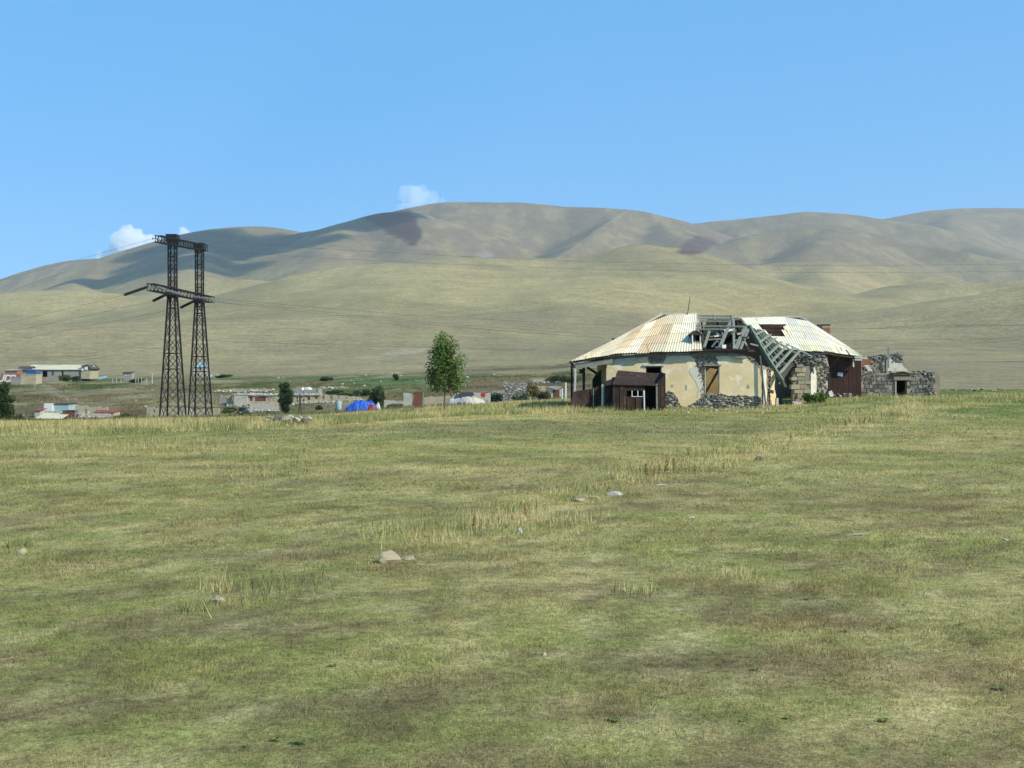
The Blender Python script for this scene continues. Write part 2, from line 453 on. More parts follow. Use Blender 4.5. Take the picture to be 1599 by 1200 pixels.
def hill_col(x, y, z):
    py = CY - F * (z - HC) / y; px = CX + F * x / y
    n1 = fbm(x / 300, y / 500, 131, 5, 0.55); n2 = fbm(x / 60, y / 200, 141, 4, 0.6); n3 = fbm(x / 900, y / 900, 151, 3)
    dry = np.array([0.44, 0.375, 0.18]); gry = np.array([0.275, 0.24, 0.15]); grn = np.array([0.335, 0.295, 0.145])
    c = lerp(np.broadcast_to(dry, x.shape + (3,)), grn, sstep((n1 - 0.38) / 0.22))
    c = lerp(c, gry, 0.5 * sstep((n3 - 0.36) / 0.3))
    hi = sstep((z - 200) / 220)
    c = lerp(c, np.array([0.195, 0.170, 0.120]), 0.85 * hi)
    c = lerp(c, np.array([0.40, 0.35, 0.16]), 0.28 * sstep((n2 - 0.5) / 0.2))
    c = c * (0.90 + 0.22 * n2)[..., None]
    jx = 14 * (fbm(x / 120, y / 160, 161, 3) - 0.5); jy = 9 * (fbm(x / 90, y / 140, 171, 3) - 0.5)
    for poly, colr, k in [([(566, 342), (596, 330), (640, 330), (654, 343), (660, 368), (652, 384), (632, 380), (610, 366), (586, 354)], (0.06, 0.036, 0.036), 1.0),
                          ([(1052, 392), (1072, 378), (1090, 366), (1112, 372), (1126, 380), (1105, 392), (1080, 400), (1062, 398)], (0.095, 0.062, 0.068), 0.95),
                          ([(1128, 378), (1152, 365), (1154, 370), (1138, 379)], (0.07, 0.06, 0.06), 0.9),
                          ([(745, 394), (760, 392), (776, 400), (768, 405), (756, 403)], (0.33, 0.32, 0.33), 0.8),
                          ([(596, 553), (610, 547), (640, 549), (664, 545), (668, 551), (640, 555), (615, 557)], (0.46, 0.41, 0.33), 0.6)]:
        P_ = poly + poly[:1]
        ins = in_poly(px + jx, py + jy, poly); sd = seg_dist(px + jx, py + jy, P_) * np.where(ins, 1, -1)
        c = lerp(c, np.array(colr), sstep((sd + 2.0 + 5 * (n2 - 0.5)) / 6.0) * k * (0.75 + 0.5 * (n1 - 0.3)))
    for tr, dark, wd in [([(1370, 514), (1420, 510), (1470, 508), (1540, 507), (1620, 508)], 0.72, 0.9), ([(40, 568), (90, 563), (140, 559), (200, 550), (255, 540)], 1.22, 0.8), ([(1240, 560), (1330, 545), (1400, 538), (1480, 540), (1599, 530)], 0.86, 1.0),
                         ([(980, 330), (945, 352), (905, 380), (872, 404)], 1.3, 2.2), ([(420, 545), (520, 530), (640, 541), (800, 548), (900, 552)], 0.9, 0.8), ([(0, 520), (120, 512), (260, 497), (400, 486)], 1.12, 1.2), ([(880, 470), (960, 452), (1060, 462), (1130, 482)], 1.14, 1.4)]:  # first track here paints a spur's lit edge into the colour
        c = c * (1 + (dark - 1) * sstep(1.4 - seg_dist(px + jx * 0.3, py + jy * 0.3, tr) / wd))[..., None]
    return c

ALB = np.array([0.80, 0.77, 0.76])
NEAR = np.array([1.25, 1.14, 1.10])
GC = np.zeros(GX.shape + (3,))
fy = GY < 150
GC[:] = field_col(GX, GY) * NEAR
v = valley_col(GX, np.maximum(GY, 20))
px_all = CX + F * GX / np.maximum(GY, 25)
dryr = sstep((px_all - 960) / 130)
v = lerp(v, hill_col(GX, np.maximum(GY, 20), np.full_like(GX, 20.0)) * np.array([0.86, 0.86, 0.92]), dryr)
v_start = np.interp(px_all, [0, 500, 700, 900, 1200, 1599], [75, 84, 95, 112, 125, 130])
GC = lerp(GC, v, sstep((GY - v_start) / 25))
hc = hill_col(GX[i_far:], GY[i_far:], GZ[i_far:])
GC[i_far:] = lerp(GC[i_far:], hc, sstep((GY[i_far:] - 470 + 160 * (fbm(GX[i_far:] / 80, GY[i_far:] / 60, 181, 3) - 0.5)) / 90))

GC *= ALB

def terrain_mat(name, scales, amps, bump, bdist):
    m = bpy.data.materials.new(name); m.use_nodes = True
    nt = m.node_tree; N = nt.nodes; L = nt.links; b = N['Principled BSDF']
    b.inputs['Roughness'].default_value = 0.95; b.inputs['Specular IOR Level'].default_value = 0.1
    a = N.new('ShaderNodeAttribute'); a.attribute_name = 'Col'; out = a.outputs[0]
    g = N.new('ShaderNodeNewGeometry')
    hs = None
    for s, k in zip(scales, amps):
        n = N.new('ShaderNodeTexNoise'); n.inputs['Scale'].default_value = s; n.inputs['Detail'].default_value = 5; n.inputs['Roughness'].default_value = 0.65
        L.new(g.outputs['Position'], n.inputs['Vector'])
        mr = N.new('ShaderNodeMapRange'); mr.inputs[1].default_value = 0.3; mr.inputs[2].default_value = 0.7; mr.inputs[3].default_value = 1 - k; mr.inputs[4].default_value = 1 + k
        L.new(n.outputs[0], mr.inputs[0])
        mx = N.new('ShaderNodeMix'); mx.data_type = 'RGBA'; mx.blend_type = 'MULTIPLY'; mx.inputs[0].default_value = 1
        L.new(out, mx.inputs[6]); L.new(mr.outputs[0], mx.inputs[7]); out = mx.outputs[2]; hs = n
    L.new(out, b.inputs['Base Color'])
    bp = N.new('ShaderNodeBump'); bp.inputs['Strength'].default_value = bump; bp.inputs['Distance'].default_value = bdist
    L.new(hs.outputs[0], bp.inputs['Height']); L.new(bp.outputs[0], b.inputs['Normal'])
    return m

M_FIELD = terrain_mat('field_earth', [1.2, 7.0, 34.0], [0.14, 0.42, 0.45], 0.7, 0.03)
M_VALLEY = terrain_mat('valley_grass', [0.12, 0.6], [0.20, 0.35], 0.6, 0.5)
M_HILL = terrain_mat('dry_hill_grass', [0.012, 0.05, 0.2, 0.45], [0.12, 0.18, 0.26, 0.30], 0.5, 3.0)

def grid_part(name, r0, r1, m):
    nr = r1 - r0
    V = np.stack([GX[r0:r1], GY[r0:r1], GZ[r0:r1]], -1).reshape(-1, 3)
    i = np.arange(nr - 1)[:, None] * NU + np.arange(NU - 1)[None, :]
    fs = np.stack([i, i + 1, i + 1 + NU, i + NU], -1).reshape(-1)
    return tag(np_mesh(name, V, fs, 4, m, GC[r0:r1].reshape(-1, 3), smooth=True), kind='structure')
i_val = int(np.searchsorted(rows_y, 150))
grid_part('field', 0, i_val + 1, M_FIELD)
grid_part('valley_ground', i_val, i_far + 1, M_VALLEY)
grid_part('hills', i_far, len(rows_y), M_HILL)
# ------------------------------------------------------------------ materials of the buildings
mat('plaster', (0.58, 0.465, 0.26), (0.72, 0.61, 0.385), 0.7, 0.9, bump=0.45, bscale=9, c3=(0.74, 0.65, 0.48), s3=0.9, thr=0.54)
mat('limewash', (0.62, 0.60, 0.53), (0.52, 0.49, 0.40), 2.5, 0.9, bump=0.3, bscale=12, c3=(0.40, 0.36, 0.28), s3=2.5, thr=0.58)
mat('stone', (0.85, 0.85, 0.85), (1.1, 1.08, 1.0), 6, 0.95, bump=0.6, bscale=16, col=True)
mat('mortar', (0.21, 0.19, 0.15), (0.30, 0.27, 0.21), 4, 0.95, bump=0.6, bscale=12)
mat('pale_mortar', (0.27, 0.25, 0.20), (0.38, 0.355, 0.28), 3, 0.95, bump=0.5, bscale=10)
mat('roof_sheet', (0.95, 0.95, 0.95), (1.08, 1.05, 0.98), 2.0, 0.6, bump=0.1, col=True, c3=(0.74, 0.52, 0.28), s3=0.9, thr=0.62, stretch=(3.2, 0.5, 0.5))
mat('rusty_metal', (0.022, 0.014, 0.011), (0.060, 0.036, 0.026), 2.2, 0.85, bump=0.3, bscale=8, c3=(0.13, 0.075, 0.045), s3=2.0, thr=0.60, stretch=(1.6, 1.6, 0.5))
mat('brown_cladding', (0.046, 0.024, 0.021), (0.080, 0.042, 0.034), 1.8, 0.85, bump=0.2, bscale=9, col=True, c3=(0.11, 0.065, 0.045), s3=1.5, thr=0.62, stretch=(1.4, 1.4, 0.5))
mat('rust_patch', (0.035, 0.020, 0.014), (0.085, 0.048, 0.030), 2.6, 0.9, bump=0.3, bscale=9, c3=(0.015, 0.011, 0.009), s3=2.4, thr=0.58)
mat('grey_wood', (0.16, 0.165, 0.14), (0.27, 0.28, 0.245), 3, 0.9, bump=0.4, bscale=20, stretch=(1, 1, 4), col=True)
mat('pale_wood', (0.42, 0.42, 0.38), (0.55, 0.55, 0.50), 3, 0.85, bump=0.3, bscale=20)
mat('dark_wood', (0.045, 0.04, 0.033), (0.085, 0.072, 0.055), 3, 0.9, bump=0.4, bscale=18)
mat('white_paint', (0.62, 0.63, 0.62), (0.75, 0.75, 0.73), 5, 0.6)
mat('ochre_wall', (0.42, 0.32, 0.14), (0.30, 0.21, 0.10), 1.4, 0.9, bump=0.3, c3=(0.16, 0.11, 0.06), s3=1.2, thr=0.58)
mat('painted_shade', (0.010, 0.009, 0.008), (0.018, 0.016, 0.013), 3, 0.95)  # near-black colour stands in for the shade inside the ruins
mat('dark_floor', (0.06, 0.05, 0.035), (0.10, 0.08, 0.05), 2, 0.95)
mat('brick', (0.22, 0.085, 0.05), (0.30, 0.14, 0.085), 5, 0.9, bump=0.4)
mat('earth_turf', (0.19, 0.16, 0.075), (0.28, 0.24, 0.11), 3, 0.95, bump=0.8, bscale=9)
mat('porch_shade_green', (0.018, 0.03, 0.024), (0.03, 0.045, 0.035), 2, 0.7)  # dark tone painted for the shaded end of the porch

def poly_at(pts, D): return [at(px, py, D) for px, py in pts]

def pl_interp(pts, ks, u):
    i = min(max(int(np.searchsorted(ks, u)) - 1, 0), len(pts) - 2)
    t = (u - ks[i]) / (ks[i + 1] - ks[i])
    return pts[i].lerp(pts[i + 1], t)

def roof_patch(bottom, top, rows=4, wave=0.17, sheet=0.82, skip=None, seed=0, tint=None, amp=0.022):
    mb = MB(); rr = random.Random(seed)
    ks = [0.0]
    for a, b in zip(bottom[:-1], bottom[1:]): ks.append(ks[-1] + (b - a).length)
    Lb = ks[-1]; nc = max(int(Lb / (wave / 4)), 4)
    us = [Lb * i / nc for i in range(nc + 1)]
    nsh = int(Lb / sheet) + 2
    tones = {}
    for i in range(nsh):
        for r in range(rows):
            if r == 0: kc = rr.uniform(0.70, 0.82); hue = rr.random()
            k = kc * rr.uniform(0.86, 1.06); w_ = rr.random()
            c = (k * 1.03, k * 0.93, k * (0.68 + 0.08 * hue))
            if w_ < 0.10: c = (k * 1.0, k * 0.86, k * 0.60)
            if w_ > 0.95: c = (k * 0.9, k * 0.9, k * 0.84)
            if tint: c = tint(i * sheet / Lb, (r + 0.5) / rows, c, rr)
            tones[i, r] = c
    B = [pl_interp(bottom, ks, u) for u in us]; T = [pl_interp(top, ks, u) for u in us]
    for r in range(rows):
        jag = [rr.uniform(-0.012, 0.012) for _ in range(nsh)]
        vs = []; ring = []
        for i, u in enumerate(us):
            a = us[min(i + 1, nc)] ; n = (B[min(i + 1, nc)] - B[max(i - 1, 0)]).cross(T[i] - B[i])
            n = n.normalized() if n.length > 1e-6 else Vector((0, -0.5, 0.8))
            if n.z < 0: n = -n
            si = int(u / sheet)
            off = n * (amp * math.sin(2 * math.pi * u / wave) + 0.004 * (si % 2))
            v0 = r / rows - (0.03 if r else 0.0) + jag[si] * (1 if r else 2); v1 = (r + 1) / rows
            vs.append(B[i].lerp(T[i], v0) + off + n * 0.022); vs.append(B[i].lerp(T[i], v1) + off)
        o = len(mb.v); mb.v.extend([tuple(v) for v in vs])
        for i in range(nc):
            um = (us[i] + us[i + 1]) / 2
            if skip and skip(um / Lb, (r + 0.5) / rows, int(um / sheet), r): continue
            mb.f.append((o + 2*i, o + 2*i + 2, o + 2*i + 3, o + 2*i + 1)); mb.c.append(tones[int(um / sheet), r])
    return mb

def rubble(mb, poly_px, D, n, size, seed, holes=(), cols=None, depth=0.12):
    """irregular field stones filling a region of a wall face (region given where it stands on the wall)"""
    rr = random.Random(seed)
    xs = [p[0] for p in poly_px]; ys = [p[1] for p in poly_px]
    k = 0; tries = 0
    while k < n and tries < n * 20:
        tries += 1
        px = rr.uniform(min(xs), max(xs)); py = rr.uniform(min(ys), max(ys))
        if not in_poly(np.array([px]), np.array([py]), poly_px)[0]: continue
        if any(in_poly(np.array([px]), np.array([py]), h)[0] for h in holes): continue
        s = size * rr.uniform(0.5, 1.35)
        t = rr.random(); g = rr.uniform(0.15, 0.38)
        c = (g, g * 0.96, g * 0.86) if t < 0.6 else ((g * 1.35, g * 1.27, g * 1.08) if t < 0.85 else (g * 0.45, g * 0.44, g * 0.42))
        mb.stone(at(px, py, D + rr.uniform(-0.02, 0.08)), (s, depth * rr.uniform(0.8, 1.3), s * rr.uniform(0.45, 0.8)), seed * 1000 + k, c, rz=0)
        k += 1

def ashlar(mb, poly_px, D, rowh, wr, seed, holes=(), depth=0.3, tone=(0.30, 0.275, 0.21), spread=0.25, jit=0.012, joint=0.035):
    """coursed squared blocks with open joints inside an outline on a wall face"""
    rr = random.Random(seed)
    P = [at(px, py, D) for px, py in poly_px]
    xs = [p.x for p in P]; zs = [p.z for p in P]; pol = [(p.x, p.z) for p in P]
    H = [[(at(a, b, D).x, at(a, b, D).z) for a, b in h] for h in holes]
    z = min(zs)
    while z < max(zs):
        h = rowh * rr.uniform(0.8, 1.2); x = min(xs) - rr.uniform(0, wr[0])
        while x < max(xs):
            w_ = rr.uniform(*wr); cx, cz = x + w_ / 2, z + h / 2
            ok = all(in_poly(np.array([q]), np.array([cz]), pol)[0] for q in (x + w_ * 0.2, x + w_ * 0.8))
            if ok and not any(in_poly(np.array([q]), np.array([cz]), hh)[0] for hh in H for q in (x + 0.05, cx, x + w_ - 0.05)):
                g = rr.uniform(1 - spread, 1 + spread); wm = rr.uniform(-0.05, 0.05)
                c = (tone[0] * g * (1 + wm), tone[1] * g, tone[2] * g * (1 - wm))
                mb.box((cx, D + depth / 2 + rr.uniform(-0.03, 0.03), cz), (w_ - joint, depth, h - joint), col=c, jit=jit)
            x += w_
        z += h

# ------------------------------------------------------------------ the ruined house
HX, HY = 10.4, 77.0
house = thing('ruined_house', (HX, HY, 0.0), 'abandoned cream plastered stone house with half collapsed corrugated roof', 'house')

# --- left wing: front wall (a stone core with real openings)
DW = 77.0
win_l = [(1009, 573), (1032, 573), (1032, 599), (1009, 599)]
win_r = [(1100, 572), (1123.5, 572), (1123.5, 616), (1100, 616)]
core = [(947, 645), (947, 557), (990, 554), (1040, 552), (1086, 551), (1150, 551.5), (1168, 556), (1178, 561), (1184, 570), (1189, 577), (1190.5, 645)]
mb = MB()
mb.slab(poly_at(core, DW + 0.06), (0, 0.5, 0), [poly_at(win_l, DW + 0.06), poly_at(win_r, DW + 0.06)])
mb.build('front_wall', MATS['mortar'], house)
# plaster coat, broken away at the foot, round the openings and along the top
mb = MB()
pl1 = [(946.8, 640), (946.8, 569), (950, 567), (955, 564.5), (960, 565), (967, 561.5), (976, 559.5), (990, 558.5), (1000, 559), (1006, 557), (1012, 557.5), (1013, 566), (1018, 569), (1030, 568.5), (1036, 567.5), (1039, 561), (1041, 556), (1060, 555), (1078, 555.5), (1082, 559), (1086, 560), (1085, 566), (1088, 569), (1087, 573), (1092, 576), (1090, 581), (1096, 584), (1094, 590), (1098, 595), (1097, 603), (1099, 607), (1098.5, 615), (1094, 617), (1094, 622), (1089, 625), (1086, 629), (1080, 631), (1077, 634), (1070, 635.5), (1063, 634), (1060, 628), (1058, 622), (1054, 618), (1052, 613.5), (1046, 612), (1042, 613), (1036, 617), (1030, 625), (1010, 634), (980, 636)]
mb.slab(poly_at(pl1, DW), (0, 0.07, 0), [poly_at([(1008.4, 571), (1033, 571), (1033, 600), (1008.4, 600)], DW)])
pl2 = [(1124, 614), (1124, 570), (1119, 566), (1121, 562), (1117, 558), (1124, 556), (1140, 555.5), (1156, 556), (1162, 559.5), (1168, 560), (1172, 565), (1178, 567), (1181, 572), (1186, 576), (1187, 584), (1189.5, 592), (1188.5, 604), (1190, 612), (1188, 621), (1180, 618.5), (1172, 620), (1164, 617.5), (1154, 619), (1144, 618), (1138, 619), (1130, 616)]
mb.slab(poly_at(pl2, DW), (0, 0.07, 0))
pw = mb.build('plaster_coat', MATS['plaster'], house)
for pts in ([(1120, 561), (1126, 556.4), (1142, 555.9), (1158, 556.6), (1164, 560.5), (1150, 559.5), (1140, 561), (1130, 560), (1124, 564)],
            [(950, 566), (958, 562), (976, 559.8), (1000, 559.5), (1011, 558), (1011, 564), (1000, 562.5), (988, 564), (975, 563), (965, 567), (956, 567), (951, 570)],
            [(1042, 556.4), (1060, 555.4), (1077, 556), (1081, 560), (1085, 561), (1084, 566), (1072, 562), (1062, 564), (1052, 561), (1043, 564)],
            [(1078, 575), (1086, 574), (1091, 578), (1089, 582), (1095, 586), (1097, 600), (1098, 614), (1093, 618), (1088, 622), (1091, 608), (1086, 596), (1080, 588), (1076, 580)]):
    mb = MB(); mb.slab(poly_at(pts, DW - 0.015), (0, 0.014, 0)); mb.build('limewash_patch', MATS['limewash'], house)
mb = MB(); rubble(mb, [(1036, 644), (1037, 617), (1044, 611), (1052, 613), (1060, 628), (1068, 636), (1080, 632), (1092, 623), (1100, 616), (1124, 615), (1140, 618), (1188, 619), (1190, 644)], DW + 0.03, 620, 0.125, 3); mb.build('rubble_stonework', MATS['stone'], house)
mb = MB(); rubble(mb, [(1013, 559), (1037, 558), (1036, 568), (1014, 568)], DW + 0.03, 40, 0.08, 4); mb.build('rubble_stonework', MATS['stone'], house)
mb = MB(); rubble(mb, [(1080, 556), (1122, 556), (1121, 569), (1086, 569)], DW + 0.03, 80, 0.085, 5); mb.build('rubble_stonework', MATS['stone'], house)
mb = MB(); rubble(mb, [(1086, 570), (1099, 571), (1099.5, 614), (1093, 618), (1096, 600), (1092, 586)], DW + 0.03, 90, 0.075, 6); mb.build('rubble_stonework', MATS['stone'], house)
mb = MB(); rubble(mb, [(1168, 556), (1178, 561), (1188, 577), (1182, 570), (1172, 564)], DW + 0.02, 22, 0.08, 7); mb.build('rubble_stonework', MATS['stone'], house)
for k_, (px, py, sx, sy) in enumerate([(963, 592, 3.5, 5), (1058, 577, 4, 3), (1071, 606, 2.5, 6), (1137, 571, 5, 2.5), (1168, 604, 3, 5), (1148, 611, 4.5, 2.5), (1049, 603, 3, 3)]):
    rq = random.Random(k_ + 5); mb = MB()
    mb.slab(poly_at([(px + sx * rq.uniform(.55, 1.2) * math.cos(a * 0.7), py + sy * rq.uniform(.55, 1.2) * math.sin(a * 0.7)) for a in range(9)], DW - 0.006), (0, 0.005, 0)); mb.build('plaster_loss', MATS['limewash' if k_ % 2 else 'pale_mortar'], house)
# lintels and sills
mb = MB(); mb.box(at(1021, 570.6, DW - 0.03), (1.32, 0.16, 0.10)); mb.build('lintel', MATS['pale_wood'], house)
mb = MB(); mb.box(at(1112, 570.6, DW - 0.03), (1.12, 0.2, 0.09)); mb.build('lintel', MATS['grey_wood'], house)
# window frames: the left one empty, the right one with fallen boards
fr = thing('window', at(1021, 590, DW), None, None); fr.parent = house; fr.location = at(1021, 590, DW + 0.2) - Vector((HX, HY, 0))
mb = MB()
a, b = at(1010, 574, DW + 0.2), at(1031, 574, DW + 0.2); c, d = at(1010, 598, DW + 0.2), at(1031, 598, DW + 0.2)
mb.beam(a, b, 0.06); mb.beam(c, d, 0.06); mb.beam(a, c, 0.06); mb.beam(b, d, 0.06)
mb.build('window_frame', MATS['dark_wood'], fr)
mb = MB(); mb.beam(at(1122.6, 577, DW + 0.7), at(1101, 615, DW + 0.5), 0.11); mb.build('fallen_plank', MATS['dark_wood'], house)
mb = MB()
for px in (1100.6, 1122.9):
    mb = MB(); mb.beam(at(px, 573, DW + 0.15), at(px, 615, DW + 0.15), 0.05, 0.28); mb.build('window_jamb', MATS['pale_wood'], house)

# --- left wing: end wall, back wall, partition, floor
x0, x1 = at(947, 0, DW).x, at(1190, 0, DW).x
mb = MB()
mb.slab([(x0, DW + 0.56, -0.4), (x0, DW + 0.56, 3.4), (x0, 85.0, 3.4), (x0, 85.0, -0.4)], (0.45, 0, 0))
mb.build('end_wall', MATS['ochre_wall'], house)
mb = MB()
mb.slab([(x0, 85.0, -0.4), (x0, 85.0, 3.35), (x1 - 4, 85.0, 3.35), (x1 - 2.6, 85.0, 2.7), (x1, 85.0, 2.4), (x1 + 2.2, 85.0, 2.0), (x1 + 2.2, 85.0, -0.4)], (0, 0.45, 0))
mb.build('back_wall', MATS['ochre_wall'], house)
mb = MB()
xp = 11.1
mb.slab([(xp, DW + 0.56, -0.3), (xp, DW + 0.56, 2.9), (xp, 82.6, 3.2), (xp, 82.6, -0.3)], (0.25, 0, 0))
mb.slab([(12.2, 79.6, -0.3), (12.2, 79.6, 2.7), (15.2, 79.6, 2.1), (15.2, 79.6, -0.3)], (0, 0.3, 0))
mb.build('partition_wall', MATS['ochre_wall'], house)
mb = MB(); mb.slab([(x0 + 0.3, DW + 0.5, 0.0), (x1 + 2.3, DW + 0.5, 0.0), (x1 + 2.3, 85.0, 0.0), (x0 + 0.3, 85.0, 0.0)], (0, 0, -0.25)); mb.build('earth_floor', MATS['dark_floor'], house)
mb = MB(); mb.slab([(x0 + 0.3, DW + 0.5, 3.3), (11.2, DW + 0.5, 3.3), (11.2, 85.0, 3.3), (x0 + 0.3, 85.0, 3.3)], (0, 0, 0.12)); mb.build('ceiling_boards', MATS['painted_shade'], house)  # near-black colour paints in the dark of the attic floor
mb = MB(); mb.slab([(x0 + 0.6, 83.6, 3.0), (x0 + 0.9, 83.6, 4.6), (x1 + 1.6, 83.6, 5.0), (x1 + 1.6, 83.6, 2.2)], (0, 0.06, 0)); mb.build('attic_dark_panel', MATS['painted_shade'], house)  # panel added behind the rafters so the roof hole looks black
mb = MB(); mb.slab([(x0 + 0.4, 79.0, -0.3), (x0 + 0.4, 79.0, 3.3), (11.1, 79.0, 3.3), (11.1, 79.0, -0.3)], (0, 0.1, 0)); mb.build('dark_backing', MATS['painted_shade'], house)  # near-black colour paints in the dark of the left room
# return wall at the broken corner, running back; dark mortar stands in for the hip's shadow
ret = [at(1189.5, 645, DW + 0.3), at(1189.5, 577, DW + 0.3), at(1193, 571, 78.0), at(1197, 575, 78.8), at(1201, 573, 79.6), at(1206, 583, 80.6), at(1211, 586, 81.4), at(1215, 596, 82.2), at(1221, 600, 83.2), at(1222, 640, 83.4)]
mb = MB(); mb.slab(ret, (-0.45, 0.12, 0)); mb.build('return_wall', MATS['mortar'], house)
lp = lambda f, z: Vector((at(1189.5, 0, 77.3).x, 77.24, z)).lerp(Vector((at(1222, 0, 83.4).x, 83.34, z)), f) + Vector((0.03, -0.03, 0))
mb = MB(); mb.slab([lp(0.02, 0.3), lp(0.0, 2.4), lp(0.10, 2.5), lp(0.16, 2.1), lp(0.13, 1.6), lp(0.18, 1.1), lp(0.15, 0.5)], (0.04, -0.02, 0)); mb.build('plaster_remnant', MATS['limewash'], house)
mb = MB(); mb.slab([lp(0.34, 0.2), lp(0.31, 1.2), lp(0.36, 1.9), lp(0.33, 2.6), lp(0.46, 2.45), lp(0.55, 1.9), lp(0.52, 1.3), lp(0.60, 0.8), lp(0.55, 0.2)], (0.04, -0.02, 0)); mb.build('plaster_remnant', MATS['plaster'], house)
mb = MB(); rubble(mb, [(1191, 640), (1191, 574), (1200, 577), (1206, 588), (1206, 640)], 78.9, 70, 0.11, 71, depth=0.1); mb.build('rubble_stonework', MATS['stone'], house)
mb = MB(); mb.beam(at(1187, 556, 76.85), at(1196.5, 641, 76.7), 0.09, col=(0.5, 0.5, 0.5)); mb.build('leaning_pole', MATS['grey_wood'], house)

# --- left wing roof
DE = 76.55
bot_px = [(892, 565, DE), (925, 559.2, DE), (962, 553.4, DE), (1020, 550.2, DE), (1086, 547.6, DE), (1097, 547.2, DE)]
top_px = [(892.8, 563.5, DE + 0.1), (946, 538.5, 78.0), (1000, 509.5, 79.8), (1046, 491, 81.0), (1089, 490, 81.0), (1089.6, 490, 81.0)]
B = [at(*p) for p in bot_px]; T = [at(*p) for p in top_px]
RUSTY = {}
def tint_l(u, v, c, rr):
    c = tuple(a * b for a, b in zip(c, (0.90, 0.89, 0.86))); t = rr.random(); k = c[0]; q = RUSTY.setdefault(round(u, 3), rr.random())
    if 0.2 < u < 0.75 and q < 0.28 and t < 0.7: return (k * 0.84, k * 0.66, k * 0.42)
    if 0.1 < u < 0.8 and (q < 0.42 or t < 0.15): return (k * 0.94, k * 0.84, k * 0.60)
    if u > 0.78 and v > 0.6: return (k * 1.06, k * 0.98, k * 0.79)
    return c
roof = roof_patch(B, T, rows=4, seed=5, tint=tint_l, skip=lambda u, v, s, r: (s == 4 and r == 1 and 0.305 < u < 0.318) or (u > 0.945 and r in (1, 2)))
roof.build('roof', MATS['roof_sheet'], house)
# hip end and back slope of the left wing
xr0, xr1 = at(1034, 0, 81).x, at(1089, 0, 81).x
zr = at(0, 490.5, 81).z
Ab = Vector((4.5, 85.7, 3.0)); ze = 3.45
mir = lambda q: Vector((q.x * (162.1 - q.y) / q.y + 0.35 * (81 - q.y) / 4.5 + 0.02, 162.1 - q.y, q.z - 0.05))
back_bot = [Vector((17.2, 85.7, 3.3)), Vector((14.5, 85.7, 3.4)), Vector((10, 85.7, ze)), Vector((7.4, 85.7, ze)), Vector((5.6, 85.7, 3.25)), Ab]
back_top = [Vector((17.2, 83.9, 4.9)), Vector((14.5, 82.9, 5.0)), Vector((10, 81.1, zr - 0.05)), mir(at(1000, 509.5, 79.8)), mir(at(946, 538.5, 78.0)), Ab + Vector((0.1, -0.1, 0.05))]
rb = roof_patch(back_bot, back_top, rows=3, seed=8, skip=lambda u, v, s, r: u < 0.5 and ((r == 2) or (s * 7 + r * 3) % 5 == 0))
rb.build('roof', MATS['roof_sheet'], house)
edge = [B[0] + Vector((0, 0.03, 0.02)), at(946, 538.5, 78.0), at(1000, 509.5, 79.8), Vector((xr0, 81.0, zr))]
mb = MB()
for a_, b_ in zip(edge[:-1], edge[1:]):
    a2, b2 = [Vector((q.x * (162.1 - q.y) / q.y + 0.35 * (81 - q.y) / 4.5 + 0.02, 162.1 - q.y, q.z - 0.05)) for q in (a_, b_)]
    mb.slab([a_ - Vector((0, 0, 0.03)), b_ - Vector((0, 0, 0.03)), b2, a2], (0.02, 0, -0.03), col=(0.45, 0.43, 0.34))
mb.build('roof', MATS['roof_sheet'], house)
# ridge cap, eaves boards
mb = MB(); mb.tube([(xr0 - 0.2, 81, zr + 0.02), (xr1, 81, zr + 0.02)], 0.04, 6); mb.tube([p_ + Vector((0, 0, 0.02)) for p_ in edge], 0.03, 6)
mb.build('ridge_cap', MATS['pale_wood'], house)
mb = MB()
for (a, b) in (((893, 566.4), (961, 555.2)), ((962, 555), (1086, 549.2)), ((1086, 549.2), (1118, 548.4)), ((1118, 548.4), (1150, 548.8)), ((1150, 548.6), (1177, 547.9))):
    mb.beam(at(*a, DE + 0.12), at(*b, DE + 0.12), 0.09, 0.12)
mb.build('eaves_beam', MATS['dark_wood'], house)
mb = MB(); mb.slab(poly_at([(897.5, 568.5), (957, 560), (957, 567.5), (898, 576.5)], DE + 0.2), (0, 0.06, 0)); mb.build('fascia_board', MATS['grey_wood'], house)
mb = MB(); mb.slab(poly_at([(972, 553.6), (1012, 551.6), (1012, 553.6), (972, 555.8)], DE + 0.03), (0, 0.05, 0)); mb.build('fascia_board', MATS['grey_wood'], house)
mb = MB(); mb.slab(poly_at([(1040, 552.4), (1076, 551.6), (1076, 553.3), (1040, 554.2)], DE + 0.06), (0, 0.05, 0)); mb.build('fascia_board', MATS['grey_wood'], house)
mb = MB(); mb.slab(poly_at([(1138, 551.6), (1166, 557.0), (1168, 560.8), (1150, 559.0), (1136, 555.0)], DE + 0.25), (0, 0.05, 0)); mb.build('fascia_board', MATS['grey_wood'], house)
mb = MB(); mb.slab(poly_at([(1082, 546), (1170, 545.4), (1170, 547.2), (1120, 548.0), (1084, 548.4)], DE - 0.02), (0, 0.1, 0)); mb.build('eaves_sheet', MATS['rusty_metal'], house)
# soffit boards under the overhang
mb = MB(); mb.slab([at(895, 566.8, DE + 0.16), at(962, 555.6, DE + 0.16), at(1180, 549.5, DE + 0.16), at(1180, 549.5, DE + 0.16) + Vector((0, 0.75, 0.05)), at(962, 555.6, DE + 0.16) + Vector((0, 0.75, 0.05)), at(895, 566.8, DE + 0.16) + Vector((0, 9.0, 0.0))], (0, 0, 0.03)); mb.build('soffit', MATS['dark_wood'], house)

